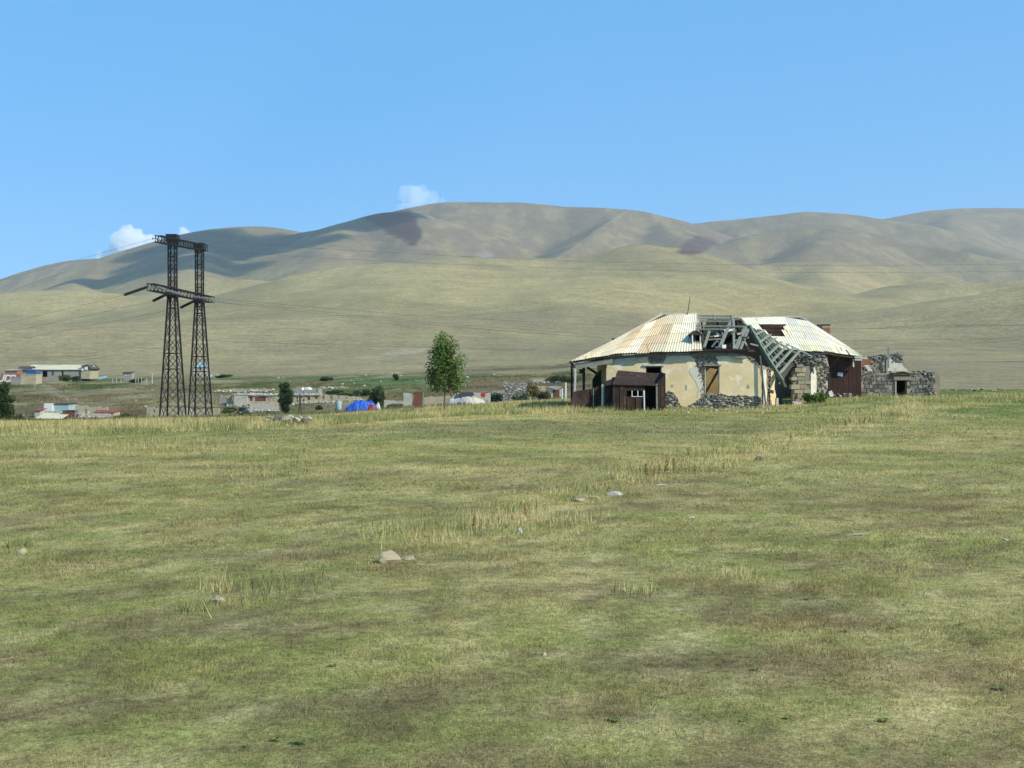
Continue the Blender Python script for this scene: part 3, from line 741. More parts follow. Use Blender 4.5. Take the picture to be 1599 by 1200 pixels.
# --- porch at the left end
mb = MB(); mb.beam(at(898.6, 576, 76.6), at(897.2, 644, 76.6), 0.12); mb.build('porch_post', MATS['pale_wood'], house)
mb = MB(); mb.beam(at(911.5, 572, 80.2), at(911.5, 640, 80.2), 0.17); mb.box(at(909, 580, 80.1), (0.35, 0.25, 0.3)); mb.build('porch_post', MATS['dark_wood'], house)
mb = MB(); mb.beam((4.1, 84.8, -0.3), (4.1, 84.8, 3.05), 0.14); mb.build('porch_post', MATS['dark_wood'], house)
mb = MB(); mb.beam(at(917, 574, 78.6), at(934, 585, 79.0), 0.13); mb.beam(at(897, 574, 76.7), (4.0, 85.2, 3.02), 0.12); mb.beam((4.0, 80.2, 3.05), (6.0, 80.2, 3.1), 0.14); mb.build('porch_brace', MATS['dark_wood'], house)
mb = MB(); mb.slab(poly_at([(925, 645), (925, 593), (931, 584), (938, 578), (946.5, 574), (946.5, 645)], 81.5), (0, 0.08, 0)); mb.build('porch_shade_panel', MATS['porch_shade_green'], house)  # dark panel stands in for the end wall in the porch's shade

# --- bare timbers where the sheets are gone
mb = MB()
g = lambda X, Y, D: at(1060 + X / 6.667, 470 + Y / 6.667, D)
for x0_, y0_, x1_, y1_, d0, d1, w_ in [(195, 160, 560, 160, 81, 81, 0.13), (190, 186, 640, 190, 80.7, 80.7, 0.10), (180, 212, 545, 214, 80.2, 80.2, 0.10),
                                       (175, 262, 700, 268, 79.5, 79.4, 0.10), (180, 296, 470, 296, 79.0, 79.0, 0.09), (290, 406, 455, 396, 77.9, 77.9, 0.10)]:
    mb.beam(g(x0_, y0_, d0), g(x1_, y1_, d1), w_)
mb.build('purlin', MATS['grey_wood'], house)
mb = MB()
for x0_, y0_, x1_, y1_, d0, d1, w_ in [(545, 205, 422, 495, 80.6, 76.8, 0.16), (570, 200, 576, 512, 80.6, 76.8, 0.15), (694, 280, 588, 512, 80.3, 76.8, 0.19), (722, 300, 640, 512, 80.2, 76.9, 0.13),
                                       (322, 305, 262, 490, 79.2, 76.8, 0.14), (210, 150, 228, 320, 81.0, 79.0, 0.12), (378, 152, 370, 205, 81.0, 80.5, 0.10), (555, 150, 560, 215, 81.0, 80.3, 0.11)]:
    mb.beam(g(x0_, y0_, d0), g(x1_, y1_, d1), w_)
mb.build('rafter', MATS['grey_wood'], house)
mb = MB()
for x0_, y0_, x1_, y1_, d0, d1, w_ in [(400, 215, 452, 400, 81.2, 84.6, 0.14), (230, 215, 252, 330, 81.2, 83.6, 0.13), (590, 200, 640, 380, 81.2, 84.6, 0.14), (630, 195, 690, 260, 81.1, 82.4, 0.2), (600, 260, 660, 330, 81.3, 83.4, 0.14)]:
    mb.beam(g(x0_, y0_, d0), g(x1_, y1_, d1), w_)
mb.build('back_rafter', MATS['dark_wood'], house)
rq = random.Random(31)
for i in range(15):
    X0, Y0 = rq.uniform(280, 760), rq.uniform(330, 505); d_ = rq.uniform(77.6, 83.0); a_ = rq.choice((rq.uniform(-0.5, 0.3), rq.uniform(0.7, 1.5), rq.uniform(-1.4, -0.7))); l_ = rq.uniform(50, 130)
    mb = MB(); mb.beam(g(X0, Y0, d_), g(X0 + l_ * math.cos(a_), Y0 - l_ * math.sin(a_), d_ + rq.uniform(-0.6, 0.6)), rq.uniform(0.06, 0.13), col=(rq.uniform(.5, 1.1),) * 3); mb.build('broken_timber', MATS['grey_wood'], house)
for X0, Y0, w_, h_, d_ in ((470, 300, 90, 22, 83.2), (350, 345, 110, 26, 83.4), (600, 330, 60, 18, 83.0)):
    mb = MB(); mb.slab([g(X0, Y0, d_), g(X0 + w_, Y0 - 6, d_ + .2), g(X0 + w_ + 12, Y0 + h_, d_ - .5), g(X0 + 8, Y0 + h_ + 5, d_ - .5)], (0, 0.02, 0.02), col=(0.62, 0.58, 0.45)); mb.build('hanging_sheet', MATS['roof_sheet'], house)
# dormer
dm = thing('dormer', at(1086, 532, 77.6), None, None); dm.parent = house; dm.location = at(1086, 532, 77.6) - Vector((HX, HY, 0))
mb = MB()
mb.beam(at(1081.3, 522, 77.3), at(1081.3, 541, 77.3), 0.07); mb.beam(at(1093.5, 522, 77.3), at(1093.5, 541, 77.3), 0.05)
mb.beam(at(1080.5, 522.5, 77.3), at(1094.5, 522.5, 77.3), 0.06)
mb.build('dormer_frame', MATS['white_paint'], dm)
mb = MB()
for px in (1080.3, 1095.2):
    mb.slab([at(px, 541.5, 77.35), at(px, 522, 77.35), at(px, 522, 77.35) + Vector((0, 1.5, 0)), at(px, 541.5, 77.35) + Vector((0, 0.5, 0))], (0.05 if px < 1085 else 0.16, 0, 0))
mb.slab([at(1081, 541.5, 78.4), at(1081, 523, 78.4), at(1095, 523, 78.4), at(1095, 541.5, 78.4)], (0, 0.05, 0))
mb.build('dormer_cheek', MATS['dark_wood'], dm)
mb = MB()
ap = at(1087.5, 517.2, 77.2); l_ = at(1078.6, 523.2, 77.2); r_ = at(1097, 523.4, 77.2); bk = Vector((0, 1.9, 0))
mb.slab([l_, ap, ap + bk, l_ + bk * 0.9], (0, 0, 0.05)); mb.slab([ap, r_, r_ + bk * 0.9, ap + bk], (0, 0, 0.05))
mb.slab([l_ + Vector((0.05, 0.04, 0)), ap + Vector((0, 0.04, -0.02)), r_ + Vector((-0.05, 0.04, 0))], (0, 0.05, 0))
mb.build('dormer_roof', MATS['dark_wood'], dm)
mb = MB(); mb.box(at(1129.5, 541.5, 76.9), (0.26, 0.24, 0.22), 0.3); mb.box(at(1063 + 58, 543, 77.2), (0.2, 0.2, 0.12), 0.7); mb.build('loose_block', MATS['white_paint'], house)

# --- the fallen hip: a lattice of rafters and battens hanging from the ridge to the ground
Tq, Bq, Tr, Er = g(730, 262, 80.6), g(1078, 835, 78.6), g(842, 286, 81.2), g(1268, 552, 81.0)
def hipq(u, v):                                # u across, v down
    s = -0.10 * math.sin(math.pi * v)
    return Tq.lerp(Bq, v).lerp(Tr.lerp(Er, v), u) + Vector((0, 0, s))
mb = MB()
for k in range(10): mb.beam(hipq(0, k / 10), hipq(0, (k + 1) / 10), 0.20, 0.24, col=(0.62, 0.74, 0.60))
mb.beam(g(665, 236, 80.9), g(745, 300, 80.6), 0.3, 0.2, col=(0.8, 0.9, 0.85))
mb.beam(hipq(0, 0.97), g(1110, 905, 78.3), 0.2, 0.16, col=(0.3, 0.3, 0.28))
hb = mb.build('fallen_hip_beam', MATS['grey_wood'], house)
mb = MB()
for u, va, vb in ((0.22, 0.05, 0.80), (0.44, 0.0, 0.9), (0.64, 0.02, 0.78), (0.82, 0.0, 0.62), (1.0, 0.0, 1.0)):
    for k in range(6):
        a_, b_ = va + (vb - va) * k / 6, va + (vb - va) * (k + 1) / 6
        mb.beam(hipq(u, a_) - Vector((0, 0, 0.1)), hipq(u, b_) - Vector((0, 0, 0.1)), 0.11, 0.13, col=(1.05, 1.12, 1.05))
mb.build('fallen_rafter', MATS['grey_wood'], house)
mb = MB()
for va, vb in ((0.17, 0.1), (0.30, 0.24), (0.42, 0.37), (0.54, 0.52), (0.655, 0.66), (0.77, 0.80), (0.885, 0.95)):
    mb.beam(hipq(-0.02, va) + Vector((0, -0.06, 0.05)), hipq(1.04, vb) + Vector((0, -0.06, 0.05)), 0.20, 0.05, col=(1.35, 1.42, 1.32))
mb.build('batten', MATS['grey_wood'], house)
mb = MB()
mb.slab([hipq(0.05, 0.92), hipq(0.05, 1.0), hipq(0.55, 1.0), hipq(0.5, 0.9)], (0, 0.03, -0.04))
mb.build('hanging_board', MATS['dark_wood'], house)
mb = MB(); mb.beam(g(1115, 448, 82.0), g(1485, 622, 81.5), 0.16, 0.10); mb.build('fallen_beam', MATS['pale_wood'], house)
mb = MB(); mb.beam(g(1300, 600, 82.2), g(1466, 640, 81.8), 0.12, 0.12); mb.beam(g(1180, 610, 82.6), g(1330, 575, 82.2), 0.1); mb.beam(g(1090, 690, 82), g(1240, 650, 82.4), 0.12); mb.beam(g(1060, 600, 83), g(1180, 640, 82.4), 0.09)
mb.build('debris_beam', MATS['dark_wood'], house)

# --- stone pier of squared blocks and the rubble between the wings
DP = 80.3
mb = MB()
ashlar(mb, [(1237, 643), (1237.5, 580), (1240, 574), (1248, 569), (1264, 570), (1265, 643)], DP, 0.29, (0.3, 0.6), 21, depth=0.7, tone=(0.36, 0.325, 0.22), spread=0.18)
pier = mb.build('stone_pier', MATS['stone'], house)
mb = MB(); mb.slab(poly_at([(1238, 643), (1238.5, 580), (1246, 572), (1264, 572), (1264.5, 643)], DP + 0.08), (0, 0.55, 0)); mb.build('pier_core', MATS['mortar'], house)
mb = MB(); rubble(mb, [(1238, 580), (1232, 566), (1246, 557), (1264, 553), (1292, 556), (1290, 570), (1264, 574)], DP + 0.5, 170, 0.115, 22, depth=0.3); mb.build('rubble_wall', MATS['stone'], house)
mb = MB(); rubble(mb, [(1264, 572), (1290, 564), (1296, 580), (1288, 592), (1292, 606), (1276, 624), (1264, 636)], 82.0, 230, 0.12, 23, depth=0.25); mb.build('rubble_wall', MATS['stone'], house)
mb = MB()
mb.slab([at(1264, 641, DP + 0.5), at(1264.5, 568, DP + 0.5), at(1268, 563, 81.5), at(1291, 558, 86.0), at(1295, 575, 86.5), at(1288, 592, 86.0), at(1293, 606, 86.2), at(1280, 630, 84.0)], (0, 0.5, 0)); mb.build('rubble_core', MATS['mortar'], house)
mb = MB()
mb.slab([at(1266, 632, DP + 0.35), at(1266, 585, DP + 0.35), at(1272, 572, 81.6), at(1276, 590, 82.0), at(1274, 628, 81.6)], (0, 0.1, 0)); mb.build('plaster_remnant', MATS['limewash'], house)
mb = MB(); mb.box(at(1244.5, 632.5, 79.4), (0.52, 0.42, 0.42), 0.1, jit=0.03, col=(0.52, 0.50, 0.45)); mb.build('fallen_block', MATS['stone'], house); mb = MB(); mb.box(at(1213, 630, 79.3), (0.16, 0.2, 0.65), 0.2, jit=0.02, col=(0.5, 0.49, 0.44)); mb.build('fallen_block', MATS['stone'], house)

# --- right wing: brown sheet metal front, end and back walls
D2 = 88.0
xa, xb = at(1262, 0, D2).x, at(1345, 0, D2).x
mb = MB()
cols_ = 36
for i in range(cols_):
    pa = 1290 + 55 * i / cols_; pb = 1290 + 55 * (i + 1) / cols_
    ya = 551.5 + 7 * i / cols_; k = rnd.uniform(0.8, 1.2)
    lo = 620 + 2.0 * math.sin(i * 1.7) + rnd.uniform(-0.8, 0.8)
    if i < 3: lo = 604 + 5 * i
    mb.slab(poly_at([(pa, lo), (pa, ya), (pb, ya + 0.2), (pb, lo)], D2 - 0.03 - 0.022 * (i % 2)), (0, 0.02, 0), col=(k, k, k))
mb.build('metal_cladding', MATS['brown_cladding'], house)
mb = MB(); mb.box(at(1312, 585, D2 - 0.1), (0.38, 0.03, 0.25), ry=0.1); mb.build('metal_patch', MATS['white_paint'], house)
mb = MB(); mb.slab(poly_at([(1331.5, 561), (1333.5, 561), (1333.8, 574), (1331.8, 573)], D2 - 0.09), (0, 0.03, 0)); mb.build('metal_patch', MATS['white_paint'], house)
mb = MB(); mb.slab(poly_at([(1294, 612), (1299, 610), (1302, 619), (1296, 620)], D2 - 0.5), (0, 0.05, 0)); mb.build('metal_patch', MATS['white_paint'], house)
mb = MB(); mb.slab(poly_at([(1289, 598), (1292, 594), (1292.5, 603), (1290, 605)], D2 - 0.5), (0, 0.05, 0)); mb.build('metal_patch', MATS['white_paint'], house)
mb = MB()
mb.slab(poly_at([(1288, 640), (1288, 553), (1345, 560), (1345, 640)], D2 + 0.05), (0, 0.35, 0))
mb.slab([(xb, D2 + 0.4, -0.4), (xb, D2 + 0.4, 3.4), (xb, 96, 3.4), (xb, 96, -0.4)], (-0.4, 0, 0))
mb.slab([(xb, 96, -0.4), (xb, 96, 3.6), (14.5, 96, 3.6), (14.5, 96, -0.4)], (0, 0.4, 0))
mb.slab([(14.5, 87, -0.4), (14.5, 87, 3.6), (14.5, 96, 3.6), (14.5, 96, -0.4)], (0.4, 0, 0))
mb.build('wing_wall', MATS['mortar'], house)
mb = MB(); rubble(mb, [(1288, 612), (1345, 617), (1345, 629), (1286, 629)], D2 - 0.1, 80, 0.16, 31, depth=0.2); mb.build('foundation_stones', MATS['stone'], house)
D3 = 87.2
bpx = [(1196, 543, D3), (1215, 546, D3), (1250, 547.2, D3), (1290, 549.8, D3), (1336, 556, D3), (1347, 558.2, D3)]
tpx = [(1154, 497, 92), (1178, 496, 92), (1224, 495.2, 92), (1262, 501.5, 91.3), (1326, 543, 88.3), (1347.4, 557, D3 + 0.1)]
def tint_r(u, v, c, rr):
    k = c[0] * 1.1; t = rr.random()
    if t < 0.12: return (k * 0.95, k * 0.89, k * 0.60)
    if t > 0.9: return (k * 0.93, k * 0.89, k * 0.76)
    return (k * 1.02, k * 0.93, k * 0.72)
roof_patch([at(*p) for p in bpx], [at(*p) for p in tpx], rows=5, seed=14, tint=tint_r,
           skip=lambda u, v, s, r: (0.12 < u < 0.31 and r == 3) or (0.14 < u < 0.28 and r == 2) or (r == 0 and u < 0.16) or (r == 1 and 0.80 < u < 0.815) or (r == 0 and 0.855 < u < 0.87) or (r == 1 and 0.86 < u < 0.868)).build('roof', MATS['roof_sheet'], house)
mb = MB()
zR = at(0, 496, 92).z; xR0, xR1 = at(1154, 0, 92).x, at(1250, 0, 92).x
mb.slab([(14.3, 96.8, 3.7), (14.6, 92.1, zR - 0.03), (xR1, 92.1, zR - 0.03), (24.6, 96.8, 3.5)], (0, 0, 0.03), col=(0.4, 0.39, 0.33))
mb.slab([(24.7, 96.8, 3.5), (xR1 + 0.05, 92.0, zR - 0.05), (24.8, D3 + 0.1, 3.42)], (-0.02, 0, -0.02), col=(0.4, 0.39, 0.33))
mb.build('roof', MATS['roof_sheet'], house)
mb = MB()
mb.slab(poly_at([(1194, 507), (1228, 507), (1224, 512.5), (1191, 512.5)], 90.6), (0, 0.04, 0.02), col=(0.5, 0.3, 0.2)); mb.slab(poly_at([(1192, 514), (1224, 515), (1222, 520), (1190, 519)], 90.2), (0, 0.04, 0.02)); mb.slab(poly_at([(1196, 521), (1219, 521), (1215, 529), (1200, 529)], 89.6), (0, 0.04, 0.02))
mb.build('roof_boards', MATS['rust_patch'], house)
mb = MB(); mb.beam(at(1240, 549.5, D3 + 0.1), at(1296, 552.5, D3 + 0.1), 0.1, 0.16); mb.beam(at(1296, 552.5, D3 + 0.1), at(1340, 559.5, D3 + 0.1), 0.1, 0.16); mb.build('eaves_beam', MATS['dark_wood'], house)
mb = MB(); mb.box(at(1344, 559, D3), (0.9, 0.25, 0.12), 0, ry=0.1); mb.box(at(1340, 562, D3), (0.5, 0.2, 0.12)); mb.build('eaves_end_board', MATS['pale_wood'], house)
mb = MB(); mb.tube([at(1250, 494.6, 92), at(1300, 526, 89.6), at(1347, 557, D3 + 0.1)], 0.04, 6); mb.tube([at(1154, 496.4, 92), at(1250, 494.6, 92)], 0.035, 6); mb.build('ridge_cap', MATS['limewash'], house)
# chimney behind the hip
ch = thing('chimney', at(1289, 520, 92.5), None, None); ch.parent = house; ch.location = at(1289, 520, 92.5) - Vector((HX, HY, 0))
mb = MB(); q = at(1289, 0, 92.5)
for i in range(9):
    for k in (-1, 0, 1):
        mb.box((q.x + k * 0.19 + (i % 2) * 0.04, 92.5, 4.1 + i * 0.18), (0.18, 0.5, 0.16), jit=0.01)
mb.build('chimney_stack', MATS['brick'], ch)
mb = MB(); mb.box(at(1279.5, 509.5, 92.5), (0.3, 0.4, 0.25)); mb.box(at(1290, 508, 92.5), (0.55, 0.55, 0.1)); mb.build('chimney_cap', MATS['dark_wood'], ch)
# aerial on the roof
mb = MB(); mb.tube([at(1073.2, 494, 80.9), at(1077.6, 464, 80.9)], [0.03, 0.018], 6); mb.tube([at(1076.3, 472.5, 80.9), at(1078.2, 472.8, 80.9)], 0.012, 5)
tag(mb.build('aerial', MATS['dark_wood'], None, at(1073.2, 494, 80.9)), 'thin leaning aerial rod standing up from the house roof ridge', 'aerial')

# ------------------------------------------------------------------ rusty shed in front of the house
DS = 73.0
shed = thing('metal_shed', (7.5, DS, 0), 'low rusty brown sheet metal shed with open doorway and small window', 'shed')
wn_ = [(978.5, 610.5), (1004, 610.5), (1004, 619.5), (978.5, 619.5)]
mb = MB()
mb.slab(poly_at([(957, 648), (957, 600.5), (1007, 601.5), (1007, 648)], DS), (0, 0.05, 0), [poly_at(wn_, DS)])
mb.slab(poly_at([(1024.5, 648), (1024.5, 600), (1039.2, 583.5), (1039.5, 647)], DS - 0.02), (0, 0.05, 0))
mb.slab([at(957, 648, DS + 0.05), at(957, 600.5, DS + 0.05), at(963.5, 581, 74.9), at(957.5, 646, 74.9)], (0.04, 0, 0))
mb.slab([at(1039, 648, DS + 0.03), at(1039, 584, DS + 0.03), at(1039, 584, DS) + Vector((0, 1.9, 0.1)), at(1039, 648, DS) + Vector((0, 1.9, 0))], (-0.04, 0, 0))
mb.slab([at(957, 648, DS) + Vector((0.1, 1.95, 0)), at(957, 590, DS) + Vector((0.1, 1.95, 0)), at(1039, 585, DS) + Vector((-0.1, 1.95, 0.05)), at(1039, 648, DS) + Vector((-0.1, 1.95, 0))], (0, 0.04, 0))
mb.build('wall', MATS['rusty_metal'], shed)
mb = MB()
ft = [(956.5, 601), (980, 601.6), (1004, 602.2), (1027, 603)]
bt = [(965, 579.5), (985, 581.2), (1015, 583.5), (1039.5, 584)]
for i in range(3):
    mb.slab([at(*ft[i], DS - 0.12), at(*ft[i + 1], DS - 0.12), at(*bt[i + 1], 75.0), at(*bt[i], 75.0)], (0, 0.01, 0.035))
mb.build('roof', MATS['rusty_metal'], shed)
for px, y0_, y1_ in ((968, 601, 647), (979.5, 621, 647), (993, 621, 647), (1032, 592, 647)):
    mb = MB(); mb.slab(poly_at([(px, y1_), (px, y0_), (px + 5.5, y0_ + 0.3), (px + 5, y1_)], DS - 0.035), (0, 0.02, 0)); mb.build('patch_sheet', MATS['rust_patch'], shed)
win = thing('window', at(991, 615, DS), None, None); win.parent = shed; win.location = at(991, 615, DS) - Vector((7.5, DS, 0))
mb = MB()
for px in (987, 996, 1004.5): mb.beam(at(px, 610.5, DS - 0.03), at(px, 619.5, DS - 0.03), 0.045)
mb.beam(at(986, 619.6, DS - 0.03), at(1005, 619.6, DS - 0.03), 0.035)
mb.build('window_frame', MATS['white_paint'], win)
mb = MB(); mb.beam(at(1005.8, 610, DS - 0.05), at(1006.4, 646, DS - 0.05), 0.07); mb.build('door_post', MATS['white_paint'], shed)
mb = MB(); mb.beam(at(1025.3, 600, DS - 0.05), at(1026, 648, DS - 0.05), 0.09); mb.build('door_post', MATS['grey_wood'], shed)
# lean-to flap on the shed's left side
mb = MB(); mb.slab([at(940, 598, 74.2), at(958, 592, 74.4), at(958, 600, 73.2), at(947, 603, 73.2)], (0, 0, 0.03)); mb.slab([at(944, 646, 74.6), at(944, 603, 74.6), at(957, 600, 74.2), at(957, 647, 74.2)], (0, 0.03, 0)); mb.slab([at(943.5, 606, 74.1), at(957, 596, 74.1), at(950, 618, 73.4), at(944, 636, 73.8)], (0, 0.02, 0.01)); mb.build('side_flap', MATS['rusty_metal'], shed)

# sheet fence left of the shed
fence = thing('sheet_fence', at(912, 645, 73.6), 'rusty brown sheet metal fence panels leaning beside the shed', 'fence')
fence.location.z = 0
mb = MB()
mb.slab([at(889, 647, 73.2), at(895, 612, 73.7), at(925, 607, 73.9), at(926, 646, 73.8)], (0, 0.03, 0)); mb.build('sheet_panel', MATS['rusty_metal'], fence)
mb = MB()
mb.slab([at(926, 647, 73.9), at(926, 606, 73.9), at(939, 603, 74.0), at(939.5, 648, 74.0)], (0, 0.03, 0)); mb.build('sheet_panel', MATS['rusty_metal'], fence)
mb = MB(); mb.beam(at(926.6, 607, 73.75), at(926.6, 648, 73.75), 0.05); mb.build('fence_post', MATS['grey_wood'], fence)
mb = MB(); mb.beam(at(940.8, 600.5, 73.6), at(940.2, 647, 73.6), 0.10); mb.build('fence_post', MATS['pale_wood'], fence)

# ------------------------------------------------------------------ ruined stone annex to the right
DA = 89.5
an = thing('stone_annex', at(1402, 628, DA), 'low ruined grey basalt block building with dark doorway and turf on top', 'ruin')
an.location.z = 0.2
door = [(1399.5, 640), (1399.5, 594.5), (1416, 594.5), (1416, 640)]
outl = [(1345, 640), (1345, 594), (1349, 587), (1360, 585), (1378, 584), (1394, 586), (1420, 585.5), (1438, 586), (1450, 589), (1456, 594), (1459, 604), (1457, 618), (1462, 640)]
mb = MB(); mb.slab(poly_at(outl, DA + 0.06), (0, 0.5, 0), [poly_at([(1398.8, 639.9), (1398.8, 594), (1416.6, 594), (1416.6, 639.9)], DA + 0.06)]); mb.build('wall', MATS['pale_mortar'], an)
mb = MB(); ashlar(mb, [(1344, 641), (1344, 592), (1349, 585), (1394, 584), (1438, 585), (1452, 590), (1457, 600), (1458, 641)], DA, 0.25, (0.2, 0.5), 41, holes=[door], tone=(0.185, 0.175, 0.15), spread=0.45, jit=0.025, joint=0.07)
mb.build('stone_blocks', MATS['stone'], an)
mb = MB(); mb.box(at(1408, 585, DA - 0.06), (1.35, 0.3, 0.12)); mb.build('door_lintel', MATS['dark_wood'], an)
mb = MB(); mb.box(at(1408, 591.0, DA + 0.02), (1.2, 0.3, 0.28), jit=0.01, col=(0.25, 0.235, 0.19)); mb.beam(at(1398.6, 595, DA - 0.02), at(1398.6, 626, DA - 0.02), 0.09, col=(0.4, 0.38, 0.32)); mb.build('door_surround', MATS['stone'], an)
mb = MB()
xa_, xb_ = at(1345, 0, DA).x, at(1458, 0, DA).x
mb.slab([(xa_ + 0.1, DA + 0.6, -0.2), (xa_ + 0.1, DA + 0.6, 2.0), (xa_ + 0.1, 94, 1.9), (xa_ + 0.1, 94, -0.2)], (0.4, 0, 0)); mb.slab([(xb_ - 0.1, DA + 0.6, -0.2), (xb_ - 0.1, DA + 0.6, 1.5), (xb_ - 0.1, 92, 1.0), (xb_ - 0.1, 94, 0.6), (xb_ - 0.1, 94, -0.2)], (-0.4, 0, 0)); mb.slab([(xa_, 94, -0.2), (xa_, 94, 1.9), (xb_, 94, 1.9), (xb_, 94, -0.2)], (0, 0.4, 0))
mb.build('side_wall', MATS['mortar'], an)
# turf roof remnant
mb = MB(); nx, ny = 26, 10; vs = []
for j in range(ny + 1):
    for i in range(nx + 1):
        t = i / nx; px = 1348 + 100 * t; y = DA + 0.1 + 4.7 * j / ny
        h = 2.12 + 0.24 * math.exp(-((px - 1408) / 24) ** 2) + 0.10 * float(fbm(np.array([px / 6.0]), np.array([y * 1.5]), 7, 3)[0]) - 0.04 * j
        h += 0.12 * math.exp(-((px - 1366) / 9) ** 2)
        if j in (0, ny): h -= 0.12
        vs.append((at(px, 0, y).x, y, h))
fs = [(j*(nx+1)+i, j*(nx+1)+i+1, (j+1)*(nx+1)+i+1, (j+1)*(nx+1)+i) for j in range(ny) for i in range(nx)]
mb.add(vs, fs); o = mb.build('turf_roof', MATS['earth_turf'], an)
mb = MB(); mb.slab(poly_at([(1390, 640), (1390, 590), (1424, 590), (1424, 640)], DA + 1.6), (0, 0.1, 0)); mb.build('dark_backing', MATS['painted_shade'], an)  # panel added behind the door so the opening looks black
mb = MB(); rubble(mb, [(1346, 594), (1347, 562), (1358, 558), (1372, 560), (1380, 572), (1392, 580), (1392, 592)], DA + 0.9, 150, 0.12, 51, depth=0.3); mb.build('rubble_stonework', MATS['stone'], an)
mb = MB(); rubble(mb, [(1420, 590), (1426, 580), (1440, 578), (1452, 584), (1456, 596)], DA + 0.4, 60, 0.11, 52, depth=0.3); mb.build('rubble_stonework', MATS['stone'], an)
# broken gable behind, with rendered patch and post
mb = MB(); mb.slab(poly_at([(1352, 600), (1354, 566), (1358, 556), (1372, 554.5), (1384, 553), (1386, 562), (1394, 553), (1399, 551.5), (1404, 555), (1408, 552.5), (1411, 566), (1416, 571), (1418, 600)], 94.2), (0, 0.5, 0)); mb.build('gable_wall', MATS['mortar'], an)
mb = MB(); rubble(mb, [(1394, 566), (1395, 553), (1410, 552), (1412, 566)], 94.15, 67, 0.094, 44, depth=0.12); mb.build('rubble_stonework', MATS['stone'], an)
mb = MB(); rubble(mb, [(1356, 568), (1357, 557), (1384, 554), (1384, 564)], 94.15, 90, 0.094, 45, depth=0.1); mb.build('rubble_stonework', MATS['stone'], an)
mb = MB(); rubble(mb, [(1345, 592), (1350, 572), (1362, 580), (1362, 588)], DA + 0.2, 45, 0.122, 46); mb.build('rubble_stonework', MATS['stone'], an)
mb = MB(); rubble(mb, [(1440, 588), (1446, 580), (1456, 582), (1460, 598), (1452, 600)], DA + 0.15, 90, 0.122, 47, depth=0.25); mb.build('rubble_stonework', MATS['stone'], an)
mb = MB(); rubble(mb, [(1446, 640), (1444, 604), (1456, 600), (1464, 625), (1468, 640)], DA + 0.05, 135, 0.122, 48, depth=0.22); mb.build('rubble_stonework', MATS['stone'], an)
mb = MB(); mb.slab(poly_at([(1384, 588), (1384.5, 562), (1392, 561), (1398, 566), (1408, 568), (1412, 574), (1417, 578), (1416, 588)], 94.12), (0, 0.05, 0)); mb.slab(poly_at([(1386, 586), (1386, 556), (1389, 556), (1389.5, 586)], 94.1), (0, 0.05, 0)); mb.build('plaster_remnant', MATS['limewash'], an)
mb = MB(); mb.slab(poly_at([(1449, 640), (1448, 600), (1453, 588), (1460, 582), (1466, 584), (1468, 600), (1467, 622), (1470, 640)], 91.6), (0, 0.5, 0)); mb.build('wall_stub', MATS['mortar'], an)
mb = MB(); mb.beam(at(1387.2, 541.5, 93.9), at(1387.6, 575, 93.9), 0.09); mb.beam(at(1356, 552, 93.9), at(1386, 546.5, 93.9), 0.04); mb.beam(at(1402.5, 549, 94), at(1402.8, 556, 94), 0.07); mb.build('post', MATS['grey_wood'], an)
mb = MB(); mb.slab(poly_at([(1348, 556), (1358, 561), (1359, 571), (1346, 572)], DA + 0.5), (0, 0.06, 0)); mb.build('hanging_sheet', MATS['brick'], an)
mb = MB(); mb.slab(poly_at([(1350, 571), (1357, 571), (1363, 580), (1356, 580)], DA + 0.1), (0, 0.2, 0.02)); mb.build('pale_slab', MATS['limewash'], an)
# ------------------------------------------------------------------ trees and shrubs
mat('leaf', (0.75, 0.8, 0.7), (1.15, 1.1, 1.0), 1.5, 0.7, col=True, translucent=0.25)
mat('bark', (0.10, 0.08, 0.055), (0.18, 0.15, 0.11), 6, 0.95, bump=0.6)
mat('grass_blade', (1, 1, 1), (1, 1, 1), 1, 0.8, col=True, translucent=0.5)

def leaf_cloud(name, clumps, n, size, tones, parent, seed, up=0.3):
    """many leaf sprays scattered through ellipsoid clumps"""
    g = np.random.default_rng(seed)
    vol = np.array([c[1][0] * c[1][1] * c[1][2] for c in clumps]) ** 0.8
    idx = g.choice(len(clumps), n, p=vol / vol.sum())
    cen = np.array([c[0] for c in clumps])[idx]; rad = np.array([c[1] for c in clumps])[idx]
    d = g.normal(size=(n, 3)); d /= np.linalg.norm(d, axis=1)[:, None]
    r = g.random(n) ** 0.42
    ct = np.array([c[2] for c in clumps])[idx]
    P = cen + d * r[:, None] * rad
    nrm = d * 0.7 + g.normal(size=(n, 3)) * 0.6 + np.array([0, 0, up]); nrm /= np.linalg.norm(nrm, axis=1)[:, None]
    a = np.cross(nrm, g.normal(size=(n, 3))); a /= np.linalg.norm(a, axis=1)[:, None]
    b = np.cross(nrm, a)
    s = size * g.uniform(0.6, 1.3, n)[:, None]
    V = np.stack([P - a * s, P + b * s * 0.6 + nrm * s * 0.2, P + a * s, P - b * s * 0.6 + nrm * s * 0.1], 1).reshape(-1, 3)
    tn = np.array(tones); k = g.random(n)[:, None]
    C = tn[0] * (1 - k) + tn[1] * k
    C = C * (ct * g.uniform(0.75, 1.25, n))[:, None]
    off = np.array(parent_loc(parent))
    o = np_mesh(name, V - off, np.arange(n * 4), 4, MATS['leaf'], np.repeat(C, 4, 0))
    o.parent = parent
    return o

